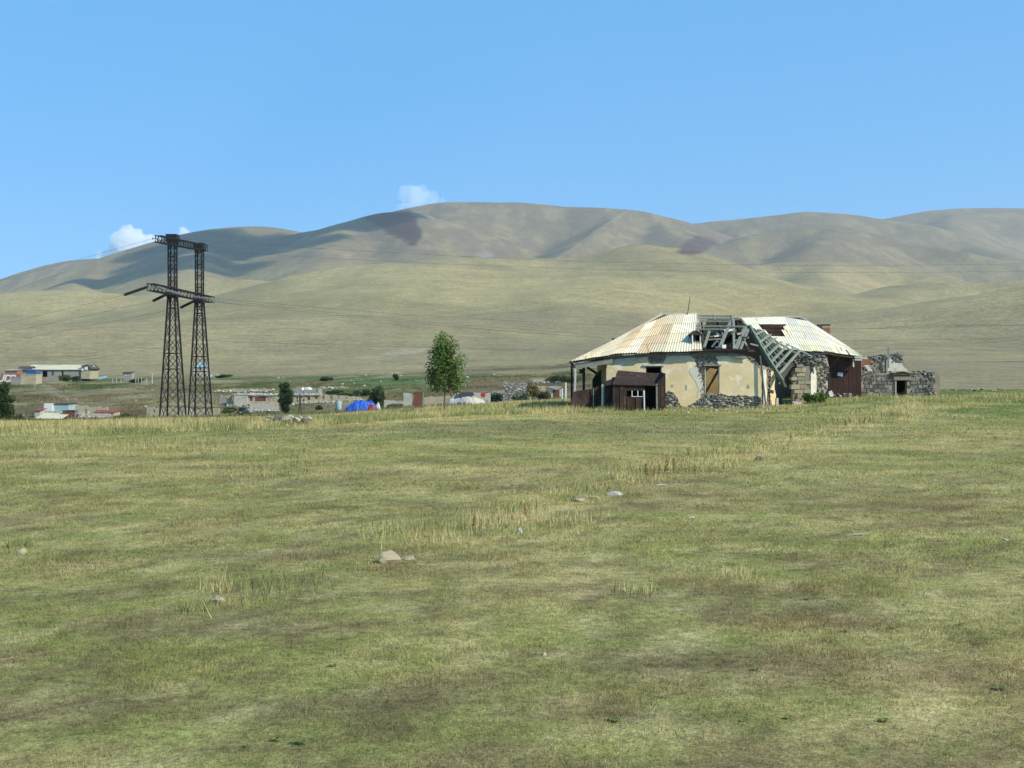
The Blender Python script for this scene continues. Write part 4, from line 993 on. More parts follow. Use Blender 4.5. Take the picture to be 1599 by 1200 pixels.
def make_tree(name, label, cat, base, h, w, trunk_h, n, leaf, tones, seed, r0=0.07, shape='tall', group=None):
    rr = random.Random(seed)
    t = thing(name, base, label, cat, group)
    b = Vector(base); mb = MB()
    top = b + Vector((rr.uniform(-.1, .1) * w, 0, h * 0.86))
    mb.tube([b - Vector((0, 0, 0.2)), b + Vector((0.02, 0, trunk_h)), b.lerp(top, 0.55) + Vector((0.04, 0, 0)), top], [r0 * 1.2, r0, r0 * 0.6, r0 * 0.15], 8)
    clumps = []
    nb = 26 if shape == 'tall' else 14
    for i in range(nb):
        f = (i + 0.5) / nb; a = i * 2.4 + rr.uniform(-.4, .4)
        z0 = trunk_h * (1.45 if shape == 'tall' else 0.85)
        z = z0 + (h * 0.93 - z0) * f
        if shape == 'tall': prof = min(1.0, 0.70 + f * 1.6) * (1 - max(0, f - 0.22) / 0.78 * 0.66)
        else: prof = math.sin(math.pi * (0.18 + 0.75 * f))
        rad = w / 2 * prof * (rr.uniform(0.3, 1.2) if shape == 'tall' else rr.uniform(0.45, 1.05))
        tip = b + Vector((math.cos(a) * rad * 0.78, math.sin(a) * rad * 0.78, z + 0.1 * h * 0.3))
        st = b + Vector((0, 0, max(trunk_h * 0.7, (z) * 0.72)))
        mb.tube([st, st.lerp(tip, 0.5) + Vector((0, 0, 0.03 * h)), tip], [r0 * 0.4, r0 * 0.25, r0 * 0.08], 5)
        cr = w * rr.uniform(0.09, 0.17) if shape == 'tall' else w * rr.uniform(0.13, 0.24)
        clumps.append((tuple(tip), (cr, cr, cr * rr.uniform(0.9, 1.5)), rr.uniform(0.6, 1.45)))
        clumps.append((tuple(st.lerp(tip, 0.6 if shape == 'tall' else 0.45)), (cr * 0.9, cr * 0.9, cr * 1.2), rr.uniform(0.6, 1.1)))
    mb.build('trunk', MATS['bark'], t)
    leaf_cloud('crown', clumps, n, leaf, tones, t, seed)
    return t

GREENS = ((0.045, 0.095, 0.018), (0.10, 0.165, 0.035))
DARKG = ((0.022, 0.05, 0.016), (0.05, 0.085, 0.025))
make_tree('poplar_tree', 'slender leafy green young tree standing alone on the field edge', 'tree', tuple(at(694, 646, 76.0)), 4.8, 3.3, 1.15, 8500, 0.07, ((0.07, 0.13, 0.03), (0.15, 0.22, 0.06)), 5, 0.055)
p = at(3, 655, 150); p.z = ground_z(p.x, p.y)
make_tree('broadleaf_tree', 'dark bushy tree cut by the left edge of the photo', 'tree', tuple(p), 4.6, 3.0, 0.6, 5000, 0.13, DARKG, 6, 0.1, 'round')
p = at(445, 640, 255); p.z = ground_z(p.x, p.y)
make_tree('broadleaf_tree', 'dense dark green tree standing in front of the long ruined row', 'tree', tuple(p), 6.4, 3.6, 0.5, 7000, 0.15, DARKG, 8, 0.12, 'round')
p = at(589, 634, 210); p.z = ground_z(p.x, p.y)
make_tree('broadleaf_tree', 'round dark bush tree just behind the blue tarpaulin heap', 'tree', tuple(p), 4.4, 4.0, 0.3, 6000, 0.14, DARKG, 9, 0.1, 'round')

def shrub(px, py, D, w, h, label, tones=DARKG, n=900, seed=1, leaf=0.1, group=None):
    p = at(px, py, D); p.z = ground_z(p.x, p.y) - 0.05
    t = thing('shrub', p, label, 'shrub', group)
    rr = random.Random(seed); cl = []
    for i in range(7):
        cl.append(((p.x + rr.uniform(-.36, .36) * w, p.y + rr.uniform(-.3, .3) * w, p.z + h * rr.uniform(0.25, 0.7)), (w * rr.uniform(.18, .3), w * .24, h * rr.uniform(.2, .34)), rr.uniform(.7, 1.25)))
    leaf_cloud('foliage', cl, n, leaf, tones, t, seed)
    mb = MB()
    for i in range(4): mb.tube([p, p + Vector((rr.uniform(-.3, .3) * w, rr.uniform(-.2, .2) * w, h * 0.6))], [0.03, 0.01], 5)
    mb.build('stem', MATS['bark'], t)
    return t

MIDG = ((0.04, 0.085, 0.02), (0.085, 0.13, 0.035)); DRYB = ((0.16, 0.13, 0.05), (0.28, 0.22, 0.09))
for k, (px, py, D, w_, h_, lab, tn) in enumerate([
    (1271, 636, 79.5, 1.5, 0.85, 'bright green weedy shrub at the foot of the stone pier', ((0.06, 0.13, 0.02), (0.12, 0.2, 0.04))),
    (101, 592, 445, 5.5, 3.0, 'green shrub in front of the long pale roofed barn', MIDG),
    (115, 592, 440, 4.5, 2.2, 'lower dark shrub beside the barn gable', DARKG),
    (215, 590, 430, 6.0, 1.8, 'flat dark hedge beside the small white hut', DARKG),
    (500, 627, 262, 1.9, 1.2, 'small round reddish shrub before the ruined row', ((0.07, 0.05, 0.03), (0.11, 0.09, 0.045))),
    (545, 622, 300, 5.0, 1.6, 'dark hedge shrub above the blue tarpaulin heap', DARKG),
    (565, 622, 305, 5.0, 1.9, 'dark hedge shrub left of the bush tree', DARKG),
    (525, 618, 318, 5.0, 1.3, 'dark hedge shrub over the right end of the ruined row', DARKG),
    (618, 632, 190, 3.6, 1.7, 'green shrub right of the bush tree', MIDG),
    (636, 630, 205, 3.2, 1.6, 'green shrub left of the rusty metal sheet', MIDG),
    (680, 618, 230, 5.0, 1.7, 'green shrub behind the leaning rusty sheet', MIDG),
    (770, 625, 178, 3.6, 2.0, 'green shrub against the left side of the grey stone hut', MIDG),
    (812, 634, 168, 2.4, 1.7, 'grey green shrub at the foot of the grey stone hut', ((0.10, 0.14, 0.09), (0.17, 0.21, 0.14))),
    (832, 634, 150, 1.9, 2.6, 'tall straw coloured dry bush beside the grey stone hut', DRYB),
    (846, 632, 148, 2.0, 1.6, 'low dull olive bush before the lean to', ((0.09, 0.085, 0.04), (0.15, 0.13, 0.06))),
    (872, 600, 330, 6.0, 2.2, 'dark green shrub behind the white posts', DARKG),
    (890, 603, 325, 6.0, 2.4, 'dark green shrub seen left of the porch posts', DARKG),
    (350, 588, 470, 6.0, 1.4, 'low shrub right of the blue roofed house', MIDG),
    (1003 - 493, 586, 420, 5, 1.8, 'single dark shrub on the slope above the ruins', DARKG),
    (617, 590, 400, 2.2, 2.4, 'narrow dark shrub on the green slope', DARKG),
    (370, 640, 215, 4.5, 1.6, 'green weedy shrub left of the dark car', MIDG),
    (355, 632, 262, 4.0, 1.6, 'green shrub at the left end of the ruined row', MIDG),
    (412, 642, 185, 4.0, 0.9, 'low green shrub below the ruined row', MIDG),
    (480, 640, 200, 4.0, 1.0, 'low green shrub right of the wooden trestle', MIDG),
    (20, 655, 165, 3.5, 1.4, 'low dark shrub beside the edge tree', DARKG),
    (200, 648, 240, 4.0, 1.3, 'dark shrub right of the low red roof', DARKG)]):
    shrub(px, py, D, w_, h_, lab, tn, 1200, 40 + k, 0.05 + 0.0004 * D)

# ------------------------------------------------------------------ grass
def blades(name, label, xy, h, wd, col, lean, seed, kind='stuff'):
    g = np.random.default_rng(seed); n = len(xy)
    z = base_z(xy[:, 0], xy[:, 1])
    a = g.uniform(0, 2 * np.pi, n); L = lean * g.random(n) * h
    base = np.stack([xy[:, 0], xy[:, 1], z - 0.01], 1)
    # width direction roughly across, each blade turned its own way
    wa = g.uniform(-1.1, 1.1, n)
    wx = np.stack([np.cos(wa), np.sin(wa), np.zeros(n)], 1) * (wd / 2)[:, None]
    tip = base + np.stack([np.cos(a) * L, np.sin(a) * L, h], 1)
    V = np.stack([base - wx, base + wx, tip], 1).reshape(-1, 3)
    o = np_mesh(name, V, np.arange(n * 3), 3, MATS['grass_blade'], np.repeat(col, 3, 0), smooth=True)
    nr = g.normal(size=(n, 3)) * 0.35 + np.array([0, -0.1, 1.0]); nr /= np.linalg.norm(nr, axis=1)[:, None]
    o.data.normals_split_custom_set_from_vertices(np.repeat(nr, 3, 0).tolist())      # blades shade softly, like the sward they grow in
    return tag(o, label, 'grass', kind=kind)

def scatter(y0, y1, dens, g, umax=0.62):
    ar = umax * (y1**2 - y0**2); n = int(ar * dens)
    y = np.sqrt(g.uniform(y0**2, y1**2, n)); x = g.uniform(-1, 1, n) * umax * y
    return np.stack([x, y], 1)

g = np.random.default_rng(3)
XY = []; H = []; Wd = []
for y0, y1, dens, hh, ww in [(3.5, 9, 2600, 0.032, 0.0055), (9, 15, 2300, 0.034, 0.0065), (15, 25, 950, 0.038, 0.010), (25, 42, 300, 0.042, 0.018), (42, 75, 80, 0.05, 0.034), (75, 120, 16, 0.07, 0.06)]:
    p_ = scatter(y0, y1, dens, g)
    keep = g.random(len(p_)) < 0.35 + 0.65 * sstep((fbm(p_[:, 0] / 1.3, p_[:, 1] / 1.3, 201, 3) - 0.32) / 0.25)
    p_ = p_[keep]
    XY.append(p_); k = fbm(p_[:, 0] / 0.9, p_[:, 1] / 0.9, 205, 3)
    H.append(hh * (0.5 + 1.1 * k) * g.uniform(0.5, 1.5, len(p_))); Wd.append(np.full(len(p_), ww) * g.uniform(0.6, 1.4, len(p_)))
XY = np.concatenate(XY); H = np.concatenate(H); Wd = np.concatenate(Wd)
C = field_col(XY[:, 0], XY[:, 1]) * ALB * NEAR * 1.75
tone = g.random(len(XY))[:, None]
C = C * g.uniform(0.85, 1.25, len(XY))[:, None]
C = np.where(tone < 0.16, C * 0.5 + 0.5 * np.array([0.36, 0.32, 0.15]), C); C = np.where((tone > 0.16) & (tone < 0.27), C * 0.6 + 0.4 * np.array([0.09, 0.14, 0.035]), C)
blades('grass', 'short grazed green and straw grass covering the field', XY, H, Wd, C, 1.2, 5)

# tall dry grass: along the field edge, the diagonal strip, round the buildings
p1 = scatter(14, 82, 90, g)
d = seg_dist(p1[:, 0], p1[:, 1], STRIP) / (0.8 + 0.03 * p1[:, 1])
keep = (g.random(len(p1)) < 0.85 * np.clip(1 - d, 0, 1) * sstep((fbm(p1[:, 0] / 1.6, p1[:, 1] / 1.6, 91, 3) - 0.34) / 0.2))
p1 = p1[keep]
p2 = scatter(48, 108, 45, g)
px2 = CX + F * p2[:, 0] / p2[:, 1]
edge_y = np.interp(px2, [-200, 0, 300, 500, 700, 900, 1100], [44, 45, 50, 55, 63, 69, 74])
keep = (p2[:, 1] > edge_y) & (p2[:, 1] < edge_y + 20) & (px2 < 960) & (g.random(len(p2)) < 0.25 + 0.75 * sstep((fbm(p2[:, 0] / 3, p2[:, 1] / 5, 211, 3) - 0.36) / 0.2))
p2 = p2[keep]
p3 = scatter(66, 92, 60, g); px3 = CX + F * p3[:, 0] / p3[:, 1]
lim = np.interp(px3, [860, 1050, 1190, 1250, 1350, 1480, 1599], [72.6, 75.8, 76.4, 78.2, 86.5, 87.5, 92]); lo = lim - np.interp(px3, [860, 1190, 1350, 1599], [4, 4.5, 8, 14])
keep = (px3 > 860) & (p3[:, 1] < lim) & (p3[:, 1] > lo) & (g.random(len(p3)) < 0.75 * sstep((fbm(p3[:, 0] / 1.4, p3[:, 1] / 1.4, 221, 3) - 0.36) / 0.16))
p3 = p3[keep]
p4 = np.concatenate([np.stack([g.normal(at(x, y, D_).x, s_, n_), g.normal(D_, s_ * 1.3, n_)], 1) for x, y, D_, s_, n_ in
     [(430, 920, 13.9, 0.30, 260), (305, 950, 12.7, 0.15, 160), (350, 925, 13.8, 0.12, 90), (30, 850, 17.6, 0.10, 90), (830, 815, 20.4, 0.7, 420), (760, 825, 19.4, 0.5, 350), (400, 720, 34, 0.8, 260), (430, 740, 30, 0.7, 220), (290, 700, 39, 1.3, 360), (120, 705, 38, 2.5, 700), (1280, 648, 68, 1.2, 300), (1520, 655, 62, 0.7, 160), (1480, 653, 63, 0.5, 120), (620, 830, 19, 0.4, 160), (1160, 905, 14.8, 0.2, 60), (990, 930, 13.7, 0.12, 60)]])
cl_h = np.concatenate([np.full(len(p1), 0.17), np.full(len(p2), 0.27), np.full(len(p3), 0.21), np.full(len(p4), 0.15)])
PT = np.concatenate([p1, p2, p3, p4])
hh = cl_h * g.uniform(0.4, 1.5, len(PT)) * (0.5 + fbm(PT[:, 0] / 1.2, PT[:, 1] / 1.2, 231, 2))
ww = 0.006 + 0.00042 * PT[:, 1]
ct = g.random(len(PT))[:, None]
CT = np.array([0.32, 0.275, 0.11]) * (1 - ct) + np.array([0.46, 0.41, 0.22]) * ct
gr = (fbm(PT[:, 0] / 2.2, PT[:, 1] / 2.5, 241, 3) > 0.53) | ((np.arange(len(PT)) >= len(p1) + len(p2)) & (np.arange(len(PT)) < len(p1) + len(p2) + len(p3)) & (g.random(len(PT)) < 0.45))
CT[gr] = CT[gr] * 0.35 + np.array([0.10, 0.15, 0.04]) * 0.65
CT = CT * 1.75 * g.uniform(0.75, 1.2, len(PT))[:, None]
blades('dry_grass', 'tall straw coloured grass along the field edge and in tufts', PT, hh, ww, CT, 0.6, 6)
# coarse growth over the hollow beyond
pv = scatter(95, 420, 5.0, g, 0.5); pxv = CX + F * pv[:, 0] / pv[:, 1]
keep = (g.random(len(pv)) < sstep((fbm(pv[:, 0] / 9, pv[:, 1] / 16, 251, 4) - 0.42) / 0.16)) & (pxv < 1000)
pv = pv[keep]
CV = valley_col(pv[:, 0], pv[:, 1]) * ALB * g.uniform(1.2, 2.0, len(pv))[:, None]
blades('weeds', 'coarse weeds and rough grass in the hollow around the ruins', pv, g.uniform(0.10, 0.42, len(pv)), (0.02 + 0.0007 * pv[:, 1]) * g.uniform(0.6, 1.4, len(pv)), CV, 0.8, 7)

# broad green weeds (rosettes) in the near turf, reddish dock stalks in the strip
def rosette_mesh():
    rr = random.Random(4); mb = MB()
    for i in range(12):
        a = i * 2.4; l = rr.uniform(.07, .14); w_ = .025
        d_ = Vector((math.cos(a), math.sin(a), 0)); s_ = Vector((-d_.y, d_.x, 0)) * w_
        k = rr.uniform(.7, 1.3)
        mb.add([d_ * .01, d_ * l * .5 + s_ + Vector((0, 0, .04)), d_ * l + Vector((0, 0, .03)), d_ * l * .5 - s_ + Vector((0, 0, .04))], [(0, 1, 2, 3)], (0.17 * k, 0.22 * k, 0.07 * k))
    return mb
r0 = tag(rosette_mesh().build('weed_rosette', MATS['leaf'], None, (0, 0, 0)), 'small dark green broad leaved weed in the near turf', 'weed', 'broad leaved weeds in the near turf')
first = True
spots = [(1160, 1130), (385, 1170), (470, 1165), (430, 1160), (520, 1045), (1230, 1125), (960, 1130), (1390, 985), (1500, 980), (1320, 990), (1180, 1050), (1560, 1080), (1380, 1130), (1260, 940)]
for x_, y_ in spots:
    D_ = HC * F / (y_ - CY); p = at(x_, y_, D_); p.z = ground_z(p.x, p.y)
    if first: o = r0; first = False
    else: o = r0.copy(); COL.objects.link(o)
    o.location = p; s_ = rnd.uniform(0.3, 0.6); o.scale = (s_, s_ * rnd.uniform(0.7, 1), s_ * 1.1); o.rotation_euler = (0, 0, rnd.uniform(0, 6))
mat('dock_seed', (0.21, 0.115, 0.05), (0.31, 0.18, 0.085), 20, 0.9)
def dock_mesh(seed):
    rr = random.Random(seed); mb = MB()
    for i in range(3):
        q = Vector((rr.uniform(-.06, .06), rr.uniform(-.06, .06), 0)); t_ = q + Vector((rr.uniform(-.08, .08), rr.uniform(-.08, .08), rr.uniform(.32, .5)))
        mb.tube([q, t_], [.008, .004], 4)
        for k in range(26):
            f = rr.uniform(.35, 1.0); c_ = q.lerp(t_, f); mb.stone(c_ + Vector((rr.uniform(-.02, .02), rr.uniform(-.02, .02), 0)), (.011, .011, .022), seed * 100 + k + i * 40, sub=1)
    return mb
d0 = tag(dock_mesh(3).build('dock_plant', MATS['dock_seed'], None, (0, 0, 0)), 'reddish brown dried dock stalks standing in the straw grass strip', 'weed', 'dried dock plants in the straw strip')
dk = [(1010, 752), (1021, 750), (1030, 748), (1040, 746), (1052, 742), (820, 815), (740, 830), (1235, 690), (1085, 742), (1130, 738)] + [(1300 + 15 * i + rnd.uniform(-6, 6), 668 - 2.4 * i + rnd.uniform(-3, 3)) for i in range(12)] + [(1325 + 13 * i + rnd.uniform(-6, 6), 667 - 2 * i + rnd.uniform(-3, 3)) for i in range(9)]
for i, (x_, y_) in enumerate(dk):
    D_ = HC * F / (y_ - CY); p = at(x_, y_, D_); p.z = ground_z(p.x, p.y)
    o = d0 if i == 0 else d0.copy()
    if i: COL.objects.link(o)
    s_ = (0.72 if i < 5 else 0.58) * rnd.uniform(0.8, 1.25); o.location = p; o.scale = (s_, s_, s_ ); o.rotation_euler = (0, 0, rnd.uniform(0, 6))

# ------------------------------------------------------------------ rocks in the turf
mat('pale_rock', (0.27, 0.23, 0.15), (0.40, 0.345, 0.235), 5, 0.95, bump=0.6, bscale=18)
mat('dark_rock', (0.09, 0.085, 0.075), (0.15, 0.14, 0.12), 5, 0.95, bump=0.6, bscale=18)
mat('white_rock', (0.33, 0.32, 0.27), (0.46, 0.44, 0.37), 5, 0.95, bump=0.5, bscale=18)
def rock(px, py, size, label, m, seed, rz=0.0, dz=0.12, D=None, group=None, lift=0.0):
    D_ = D or HC * F / (py - CY)
    p = at(px, py, D_); p.z = ground_z(p.x, p.y) + size[2] * dz + lift
    mb = MB(); mb.stone(p, size, seed, sub=2, rough=0.16, rz=rz)
    return tag(mb.build('rock', MATS[m], None, p), label, 'rock', group)
rock(606, 882, (0.17, 0.13, 0.13), 'largest pale tan rock half sunk in the foreground turf', 'pale_rock', 1, dz=0.3)
rock(638, 877, (0.12, 0.08, 0.06), 'flat slanting pale rock touching the largest foreground rock', 'pale_rock', 2, -0.4)
rock(35, 863, (0.10, 0.09, 0.08), 'pale flat rock beside a straw tuft near the left edge', 'pale_rock', 3, 0.3)
rock(340, 947, (0.11, 0.08, 0.08), 'pale wedge shaped rock beside the dry grass clump', 'pale_rock', 4, 0.4)
rock(1184, 719, (0.16, 0.14, 0.13), 'dark grey rock alone beside the straw grass strip', 'dark_rock', 5)
rock(812, 835, (0.06, 0.06, 0.07), 'small pale rock at the near end of the straw strip', 'white_rock', 6)
rock(957, 776, (0.20, 0.16, 0.10), 'whitish rock in the middle of the stone line', 'white_rock', 7)
rock(904, 786, (0.17, 0.12, 0.06), 'flat tan rock at the left end of the stone line', 'pale_rock', 8)
rock(930, 781, (0.15, 0.12, 0.05), 'low pale rock second in the stone line', 'pale_rock', 9)
rock(1080, 812, (0.07, 0.05, 0.03), 'tiny white stone in the turf right of the strip', 'white_rock', 10)
rock(1030, 761, (0.16, 0.12, 0.05), 'low pale rock below the tall dock stalks', 'white_rock', 11)
rock(1570, 847, (0.07, 0.05, 0.03), 'tiny white stone near the right edge of the turf', 'white_rock', 12)
rock(1335, 838, (0.22, 0.12, 0.03), 'flat tan rock in the bare turf on the right', 'pale_rock', 13)
rock(850, 1027, (0.025, 0.02, 0.025), 'tiny white pebble in the near turf', 'white_rock', 14)
tmpl = []
for k in range(5):
    mb = MB(); mb.stone((0, 0, 0), (1, 0.85, 0.6), 60 + k, sub=2, rough=0.2); tmpl.append(mb)
def rocks(n, fn, label, group, mats_, seed, lift=0.0):
    rr = random.Random(seed); protos = []
    for i in range(n):
        (px, py, D_, s_) = fn(rr, i); p = at(px, py, D_); p.z = ground_z(p.x, p.y) + s_ * 0.2 + rr.uniform(0, lift)
        if i < len(mats_) * 2: o = tmpl[i % 5].build('rock', MATS[mats_[i % len(mats_)]], None, (0, 0, 0)); protos.append(o)
        else: o = protos[i % len(protos)].copy(); COL.objects.link(o)
        o.location = p; o.scale = (s_, s_ * rr.uniform(.7, 1.1), s_ * rr.uniform(.6, 1.2)); o.rotation_euler = (rr.uniform(-.3, .3), rr.uniform(-.3, .3), rr.uniform(0, 6))
        tag(o, label, 'rock', group)
rocks(34, lambda r, i: (r.gauss(458, 18), 0, r.uniform(58, 62), r.uniform(.16, .36)), 'rubble stone in the heap on the field edge below the ruined row', 'stones of the rubble heap on the field edge', ['pale_rock', 'dark_rock', 'white_rock'], 71, 0.28)
rocks(40, lambda r, i: (r.uniform(880, 1240), 0, r.uniform(68, 75.5), r.uniform(.05, .15)), 'small pale stone in the grass in front of the house', 'stones in the grass before the house', ['pale_rock', 'white_rock'], 72)
rocks(26, lambda r, i: (r.uniform(150, 330), 0, r.uniform(58, 66), r.uniform(.06, .16)), 'small stone in the straw grass before the pylon', 'stones in the straw grass before the pylon', ['pale_rock', 'white_rock'], 73)
rocks(60, lambda r, i: (r.uniform(330, 880), 0, r.uniform(330, 480), r.uniform(.25, .8)), 'pale boulder scattered on the slope above the ruined row', 'boulders on the slope above the ruins', ['white_rock', 'pale_rock'], 74)
rocks(34, lambda r, i: (r.uniform(20, 240), 0, r.uniform(260, 420), r.uniform(.2, .5)), 'pale stone scattered on the slope below the long barn', 'stones on the slope below the barn', ['white_rock', 'pale_rock'], 75)
rocks(26, lambda r, i: (r.uniform(1480, 1570), 0, r.uniform(108, 122), r.uniform(.1, .28)), 'stone in the low scatter right of the annex', 'stones right of the annex', ['pale_rock', 'dark_rock'], 76)
# ------------------------------------------------------------------ lattice pylon
mat('pylon_steel', (0.011, 0.012, 0.014), (0.022, 0.021, 0.022), 2, 0.7, col=True)
mat('glass_insulator', (0.12, 0.125, 0.12), (0.34, 0.36, 0.34), 3, 0.35)
mat('brown_insulator', (0.035, 0.03, 0.026), (0.05, 0.045, 0.04), 3, 0.5)
mat('wire_metal', (0.06, 0.06, 0.065), (0.08, 0.08, 0.08), 3, 0.6)
D1, DM2 = 146.0, 158.0
pyl = thing('power_pylon', tuple(at(290, 650, 152)), 'dark twin mast lattice steel pylon with crossarm rising above the ridge line', 'pylon')
pyl.location.z = ground_z(pyl.location.x, 152)
def mast(pxb, pxw, pxt, D, sb, st, zw, zt):
    zb = ground_z(at(pxb, 0, D).x, D) - 0.3
    cb, cw, ct = Vector((at(pxb, 0, D).x, D, zb)), Vector((at(pxw, 0, D).x, D, zw)), Vector((at(pxt, 0, D).x, D, zt))
    mb = MB(); A = R(-6)
    def ring(c, s):
        return [c + Matrix.Rotation(A, 3, 'Z') @ Vector((x * s / 2, y * s / 2, 0)) for x, y in ((-1, -1), (1, -1), (1, 1), (-1, 1))]
    lv = []
    n1 = 8
    fr = [0, .15, .29, .42, .54, .655, .77, .885, 1.0]
    for f in fr: lv.append((cb.lerp(cw, f), sb + (st - sb) * f))
    n2 = 9
    for k in range(1, n2 + 1): lv.append((cw.lerp(ct, k / n2), st))
    rings = [ring(c, s) for c, s in lv]
    for i in range(len(rings) - 1):
        thick = 0.17 if i < n1 else 0.13
        for k in range(4):
            mb.beam(rings[i][k], rings[i + 1][k], thick)
            k2 = (k + 1) % 4
            bw = 0.055 if i < n1 else 0.045
            mb.beam(rings[i][k], rings[i + 1][k2], bw); mb.beam(rings[i][k2], rings[i + 1][k], bw)
            if i in (3, 4, 7, 9) or (i >= n1 and i % 2 == 0): mb.beam(rings[i][k], rings[i][k2], 0.13 if i < n1 else 0.08)
    mb.build('mast', MATS['pylon_steel'], pyl)
    return cw, ct
zW = at(0, 458, D1).z
m1 = mast(270, 269.5, 269.5, D1, 2.4, 0.78, zW, at(0, 373, D1).z)
m2 = mast(313, 311.5, 311.5, DM2, 2.45, 0.80, zW, at(0, 386, DM2).z)
def truss(a, b, w0, h0, n, name, ends=(1, 1)):
    mb = MB(); a, b = Vector(a), Vector(b); d = (b - a).normalized(); x = d.cross(Vector((0, 0, 1))).normalized()
    def rg(f):
        k = 1.0
        c = a.lerp(b, f)
        return [c + x * w0/2 * s1 + Vector((0, 0, h0/2 * s2)) for s1, s2 in ((-1, -1), (1, -1), (1, 1), (-1, 1))]
    rs = [rg(i / n) for i in range(n + 1)]
    for i in range(n):
        for k in range(4):
            mb.beam(rs[i][k], rs[i+1][k], 0.10); k2 = (k + 1) % 4
            mb.beam(rs[i][k], rs[i+1][k2] if i % 2 else rs[i+1][k2], 0.045)
    for i in range(0, n + 1, 1):
        for k in range(4): mb.beam(rs[i][k], rs[i][(k+1) % 4], 0.055)
    mb.build(name, MATS['pylon_steel'], pyl)
L0, L1 = at(235, 448.5, 136), at(330, 468.5, 164)
truss(L0, L1, 0.75, 0.75, 18, 'crossarm')
T0, T1 = at(247, 373.5, 138.5), at(320, 388, 160.5)
truss(T0, T1, 0.65, 0.75, 18, 'top_beam')
for c, q, e in ((m1[1], (1.25, 1.5, 0.85), .05), (m2[1], (1.25, 1.5, 0.85), .05), (m1[0], (1.15, 1.15, 0.7), -.2), (m2[0], (1.15, 1.15, 0.7), -.2)):
    mb = MB(); mb.box(c + Vector((0, 0, e)), q); mb.build('mast_bracket', MATS['pylon_steel'], pyl)
mb = MB(); mb.beam(at(307, 479, 157.5), at(317, 479, 157.5), 0.16); mb.beam(at(307.5, 483, 157.4), at(316.5, 483, 157.4), 0.1); mb.beam(at(308.5, 493, 157.4), at(317, 493, 157.4), 0.1); mb.build('climbing_frame', MATS['pylon_steel'], pyl)
def string(a, b, m, n, r, sag=0.0):
    mb = MB(); a, b = Vector(a), Vector(b); d = (b - a)
    P = lambda f: a + d * f - Vector((0, 0, 4 * sag * f * (1 - f)))
    mb.tube([P(k / 8) for k in range(9)], 0.03, 5)
    for k in range(n):
        f = 0.08 + 0.86 * k / (n - 1); c = P(f); t = (P(f + .01) - P(f - .01)).normalized()
        mb.tube([c - t * 0.06, c, c + t * 0.05], [r * 0.5, r, r * 0.35], 8)
    mb.build('insulator_string', MATS[m], pyl)
ends_l = [((233, 447.5, 136), (192, 461.5, 135.4)), ((264, 458, 148), (237.5, 471, 147.5)), ((306, 469, 160), (280.5, 481.5, 159.5))]
ends_r = [((244, 447, 137), (291, 461, 137.3)), ((276, 457.5, 149.5), (333, 466.8, 149.8)), ((325, 467, 162), (381, 476, 162.4))]
for a, b in ends_l: string(at(*a), at(*b), 'brown_insulator', 28, 0.21)
for a, b in ends_r: string(at(*a), at(*b), 'glass_insulator', 20, 0.18, 0.12)
string(at(247, 373.5, 138.5), at(238, 372.8, 138.3), 'brown_insulator', 3, 0.16); string(at(321, 389.5, 160.5), at(333, 392, 160.7), 'glass_insulator', 3, 0.13)

def wire(a, b, sag, r, label, n=40):
    a, b = Vector(a), Vector(b)
    pts = [a.lerp(b, k / n) - Vector((0, 0, 4 * sag * (k / n) * (1 - k / n))) for k in range(n + 1)]
    mb = MB(); mb.tube(pts, r, 5)
    return tag(mb.build('power_line_wire', MATS['wire_metal'], None, a), label, 'wire', 'power line wires')
MB_build = MB.build
wl = [(ends_l[0][1], (-420, 596, 210), 0.4), (ends_l[1][1], (-420, 602, 222), 0.4), (ends_l[2][1], (-420, 608, 234), 0.4)]
for (a, b, s_), w_ in zip(wl, ('upper', 'middle', 'lowest')):
    A_ = at(*a); mb = MB(); Bv = at(*b)
    tag_ = wire(A_, Bv, s_, 0.011, 'thin wire falling left from the %s dark insulator string of the pylon' % w_)
wire(at(238, 372.8, 138.3), at(-420, 540, 215), 0.6, 0.013, 'thin earth wire falling left from the top of the pylon')
for (a, b, s_, w_) in [(ends_r[0][1], (1750, 500, 150), 2.2, 'first pale'), (ends_r[1][1], (1750, 520, 152), 2.6, 'second pale'), (ends_r[2][1], (1750, 545, 154), 2.0, 'far pale')]:
    wire(at(*a), at(*b), s_, 0.011, 'thin wire running right from the %s insulator string of the pylon' % w_)
wire(at(271, 372, 146), at(1750, 408, 150), 1.6, 0.010, 'thin earth wire running right from the near pylon mast top')
wire(at(333, 392, 160.7), at(1750, 420, 152), 1.4, 0.010, 'thin earth wire running right from the far pylon mast top')
wire(at(-200, 606, 330), at(304, 531.5, 330), 1.0, 0.022, 'distant low wire rising behind the pylon from the left')
wire(at(304, 531.5, 330), at(1750, 552, 330), 1.5, 0.022, 'distant low wire crossing the hillside right of the pylon')

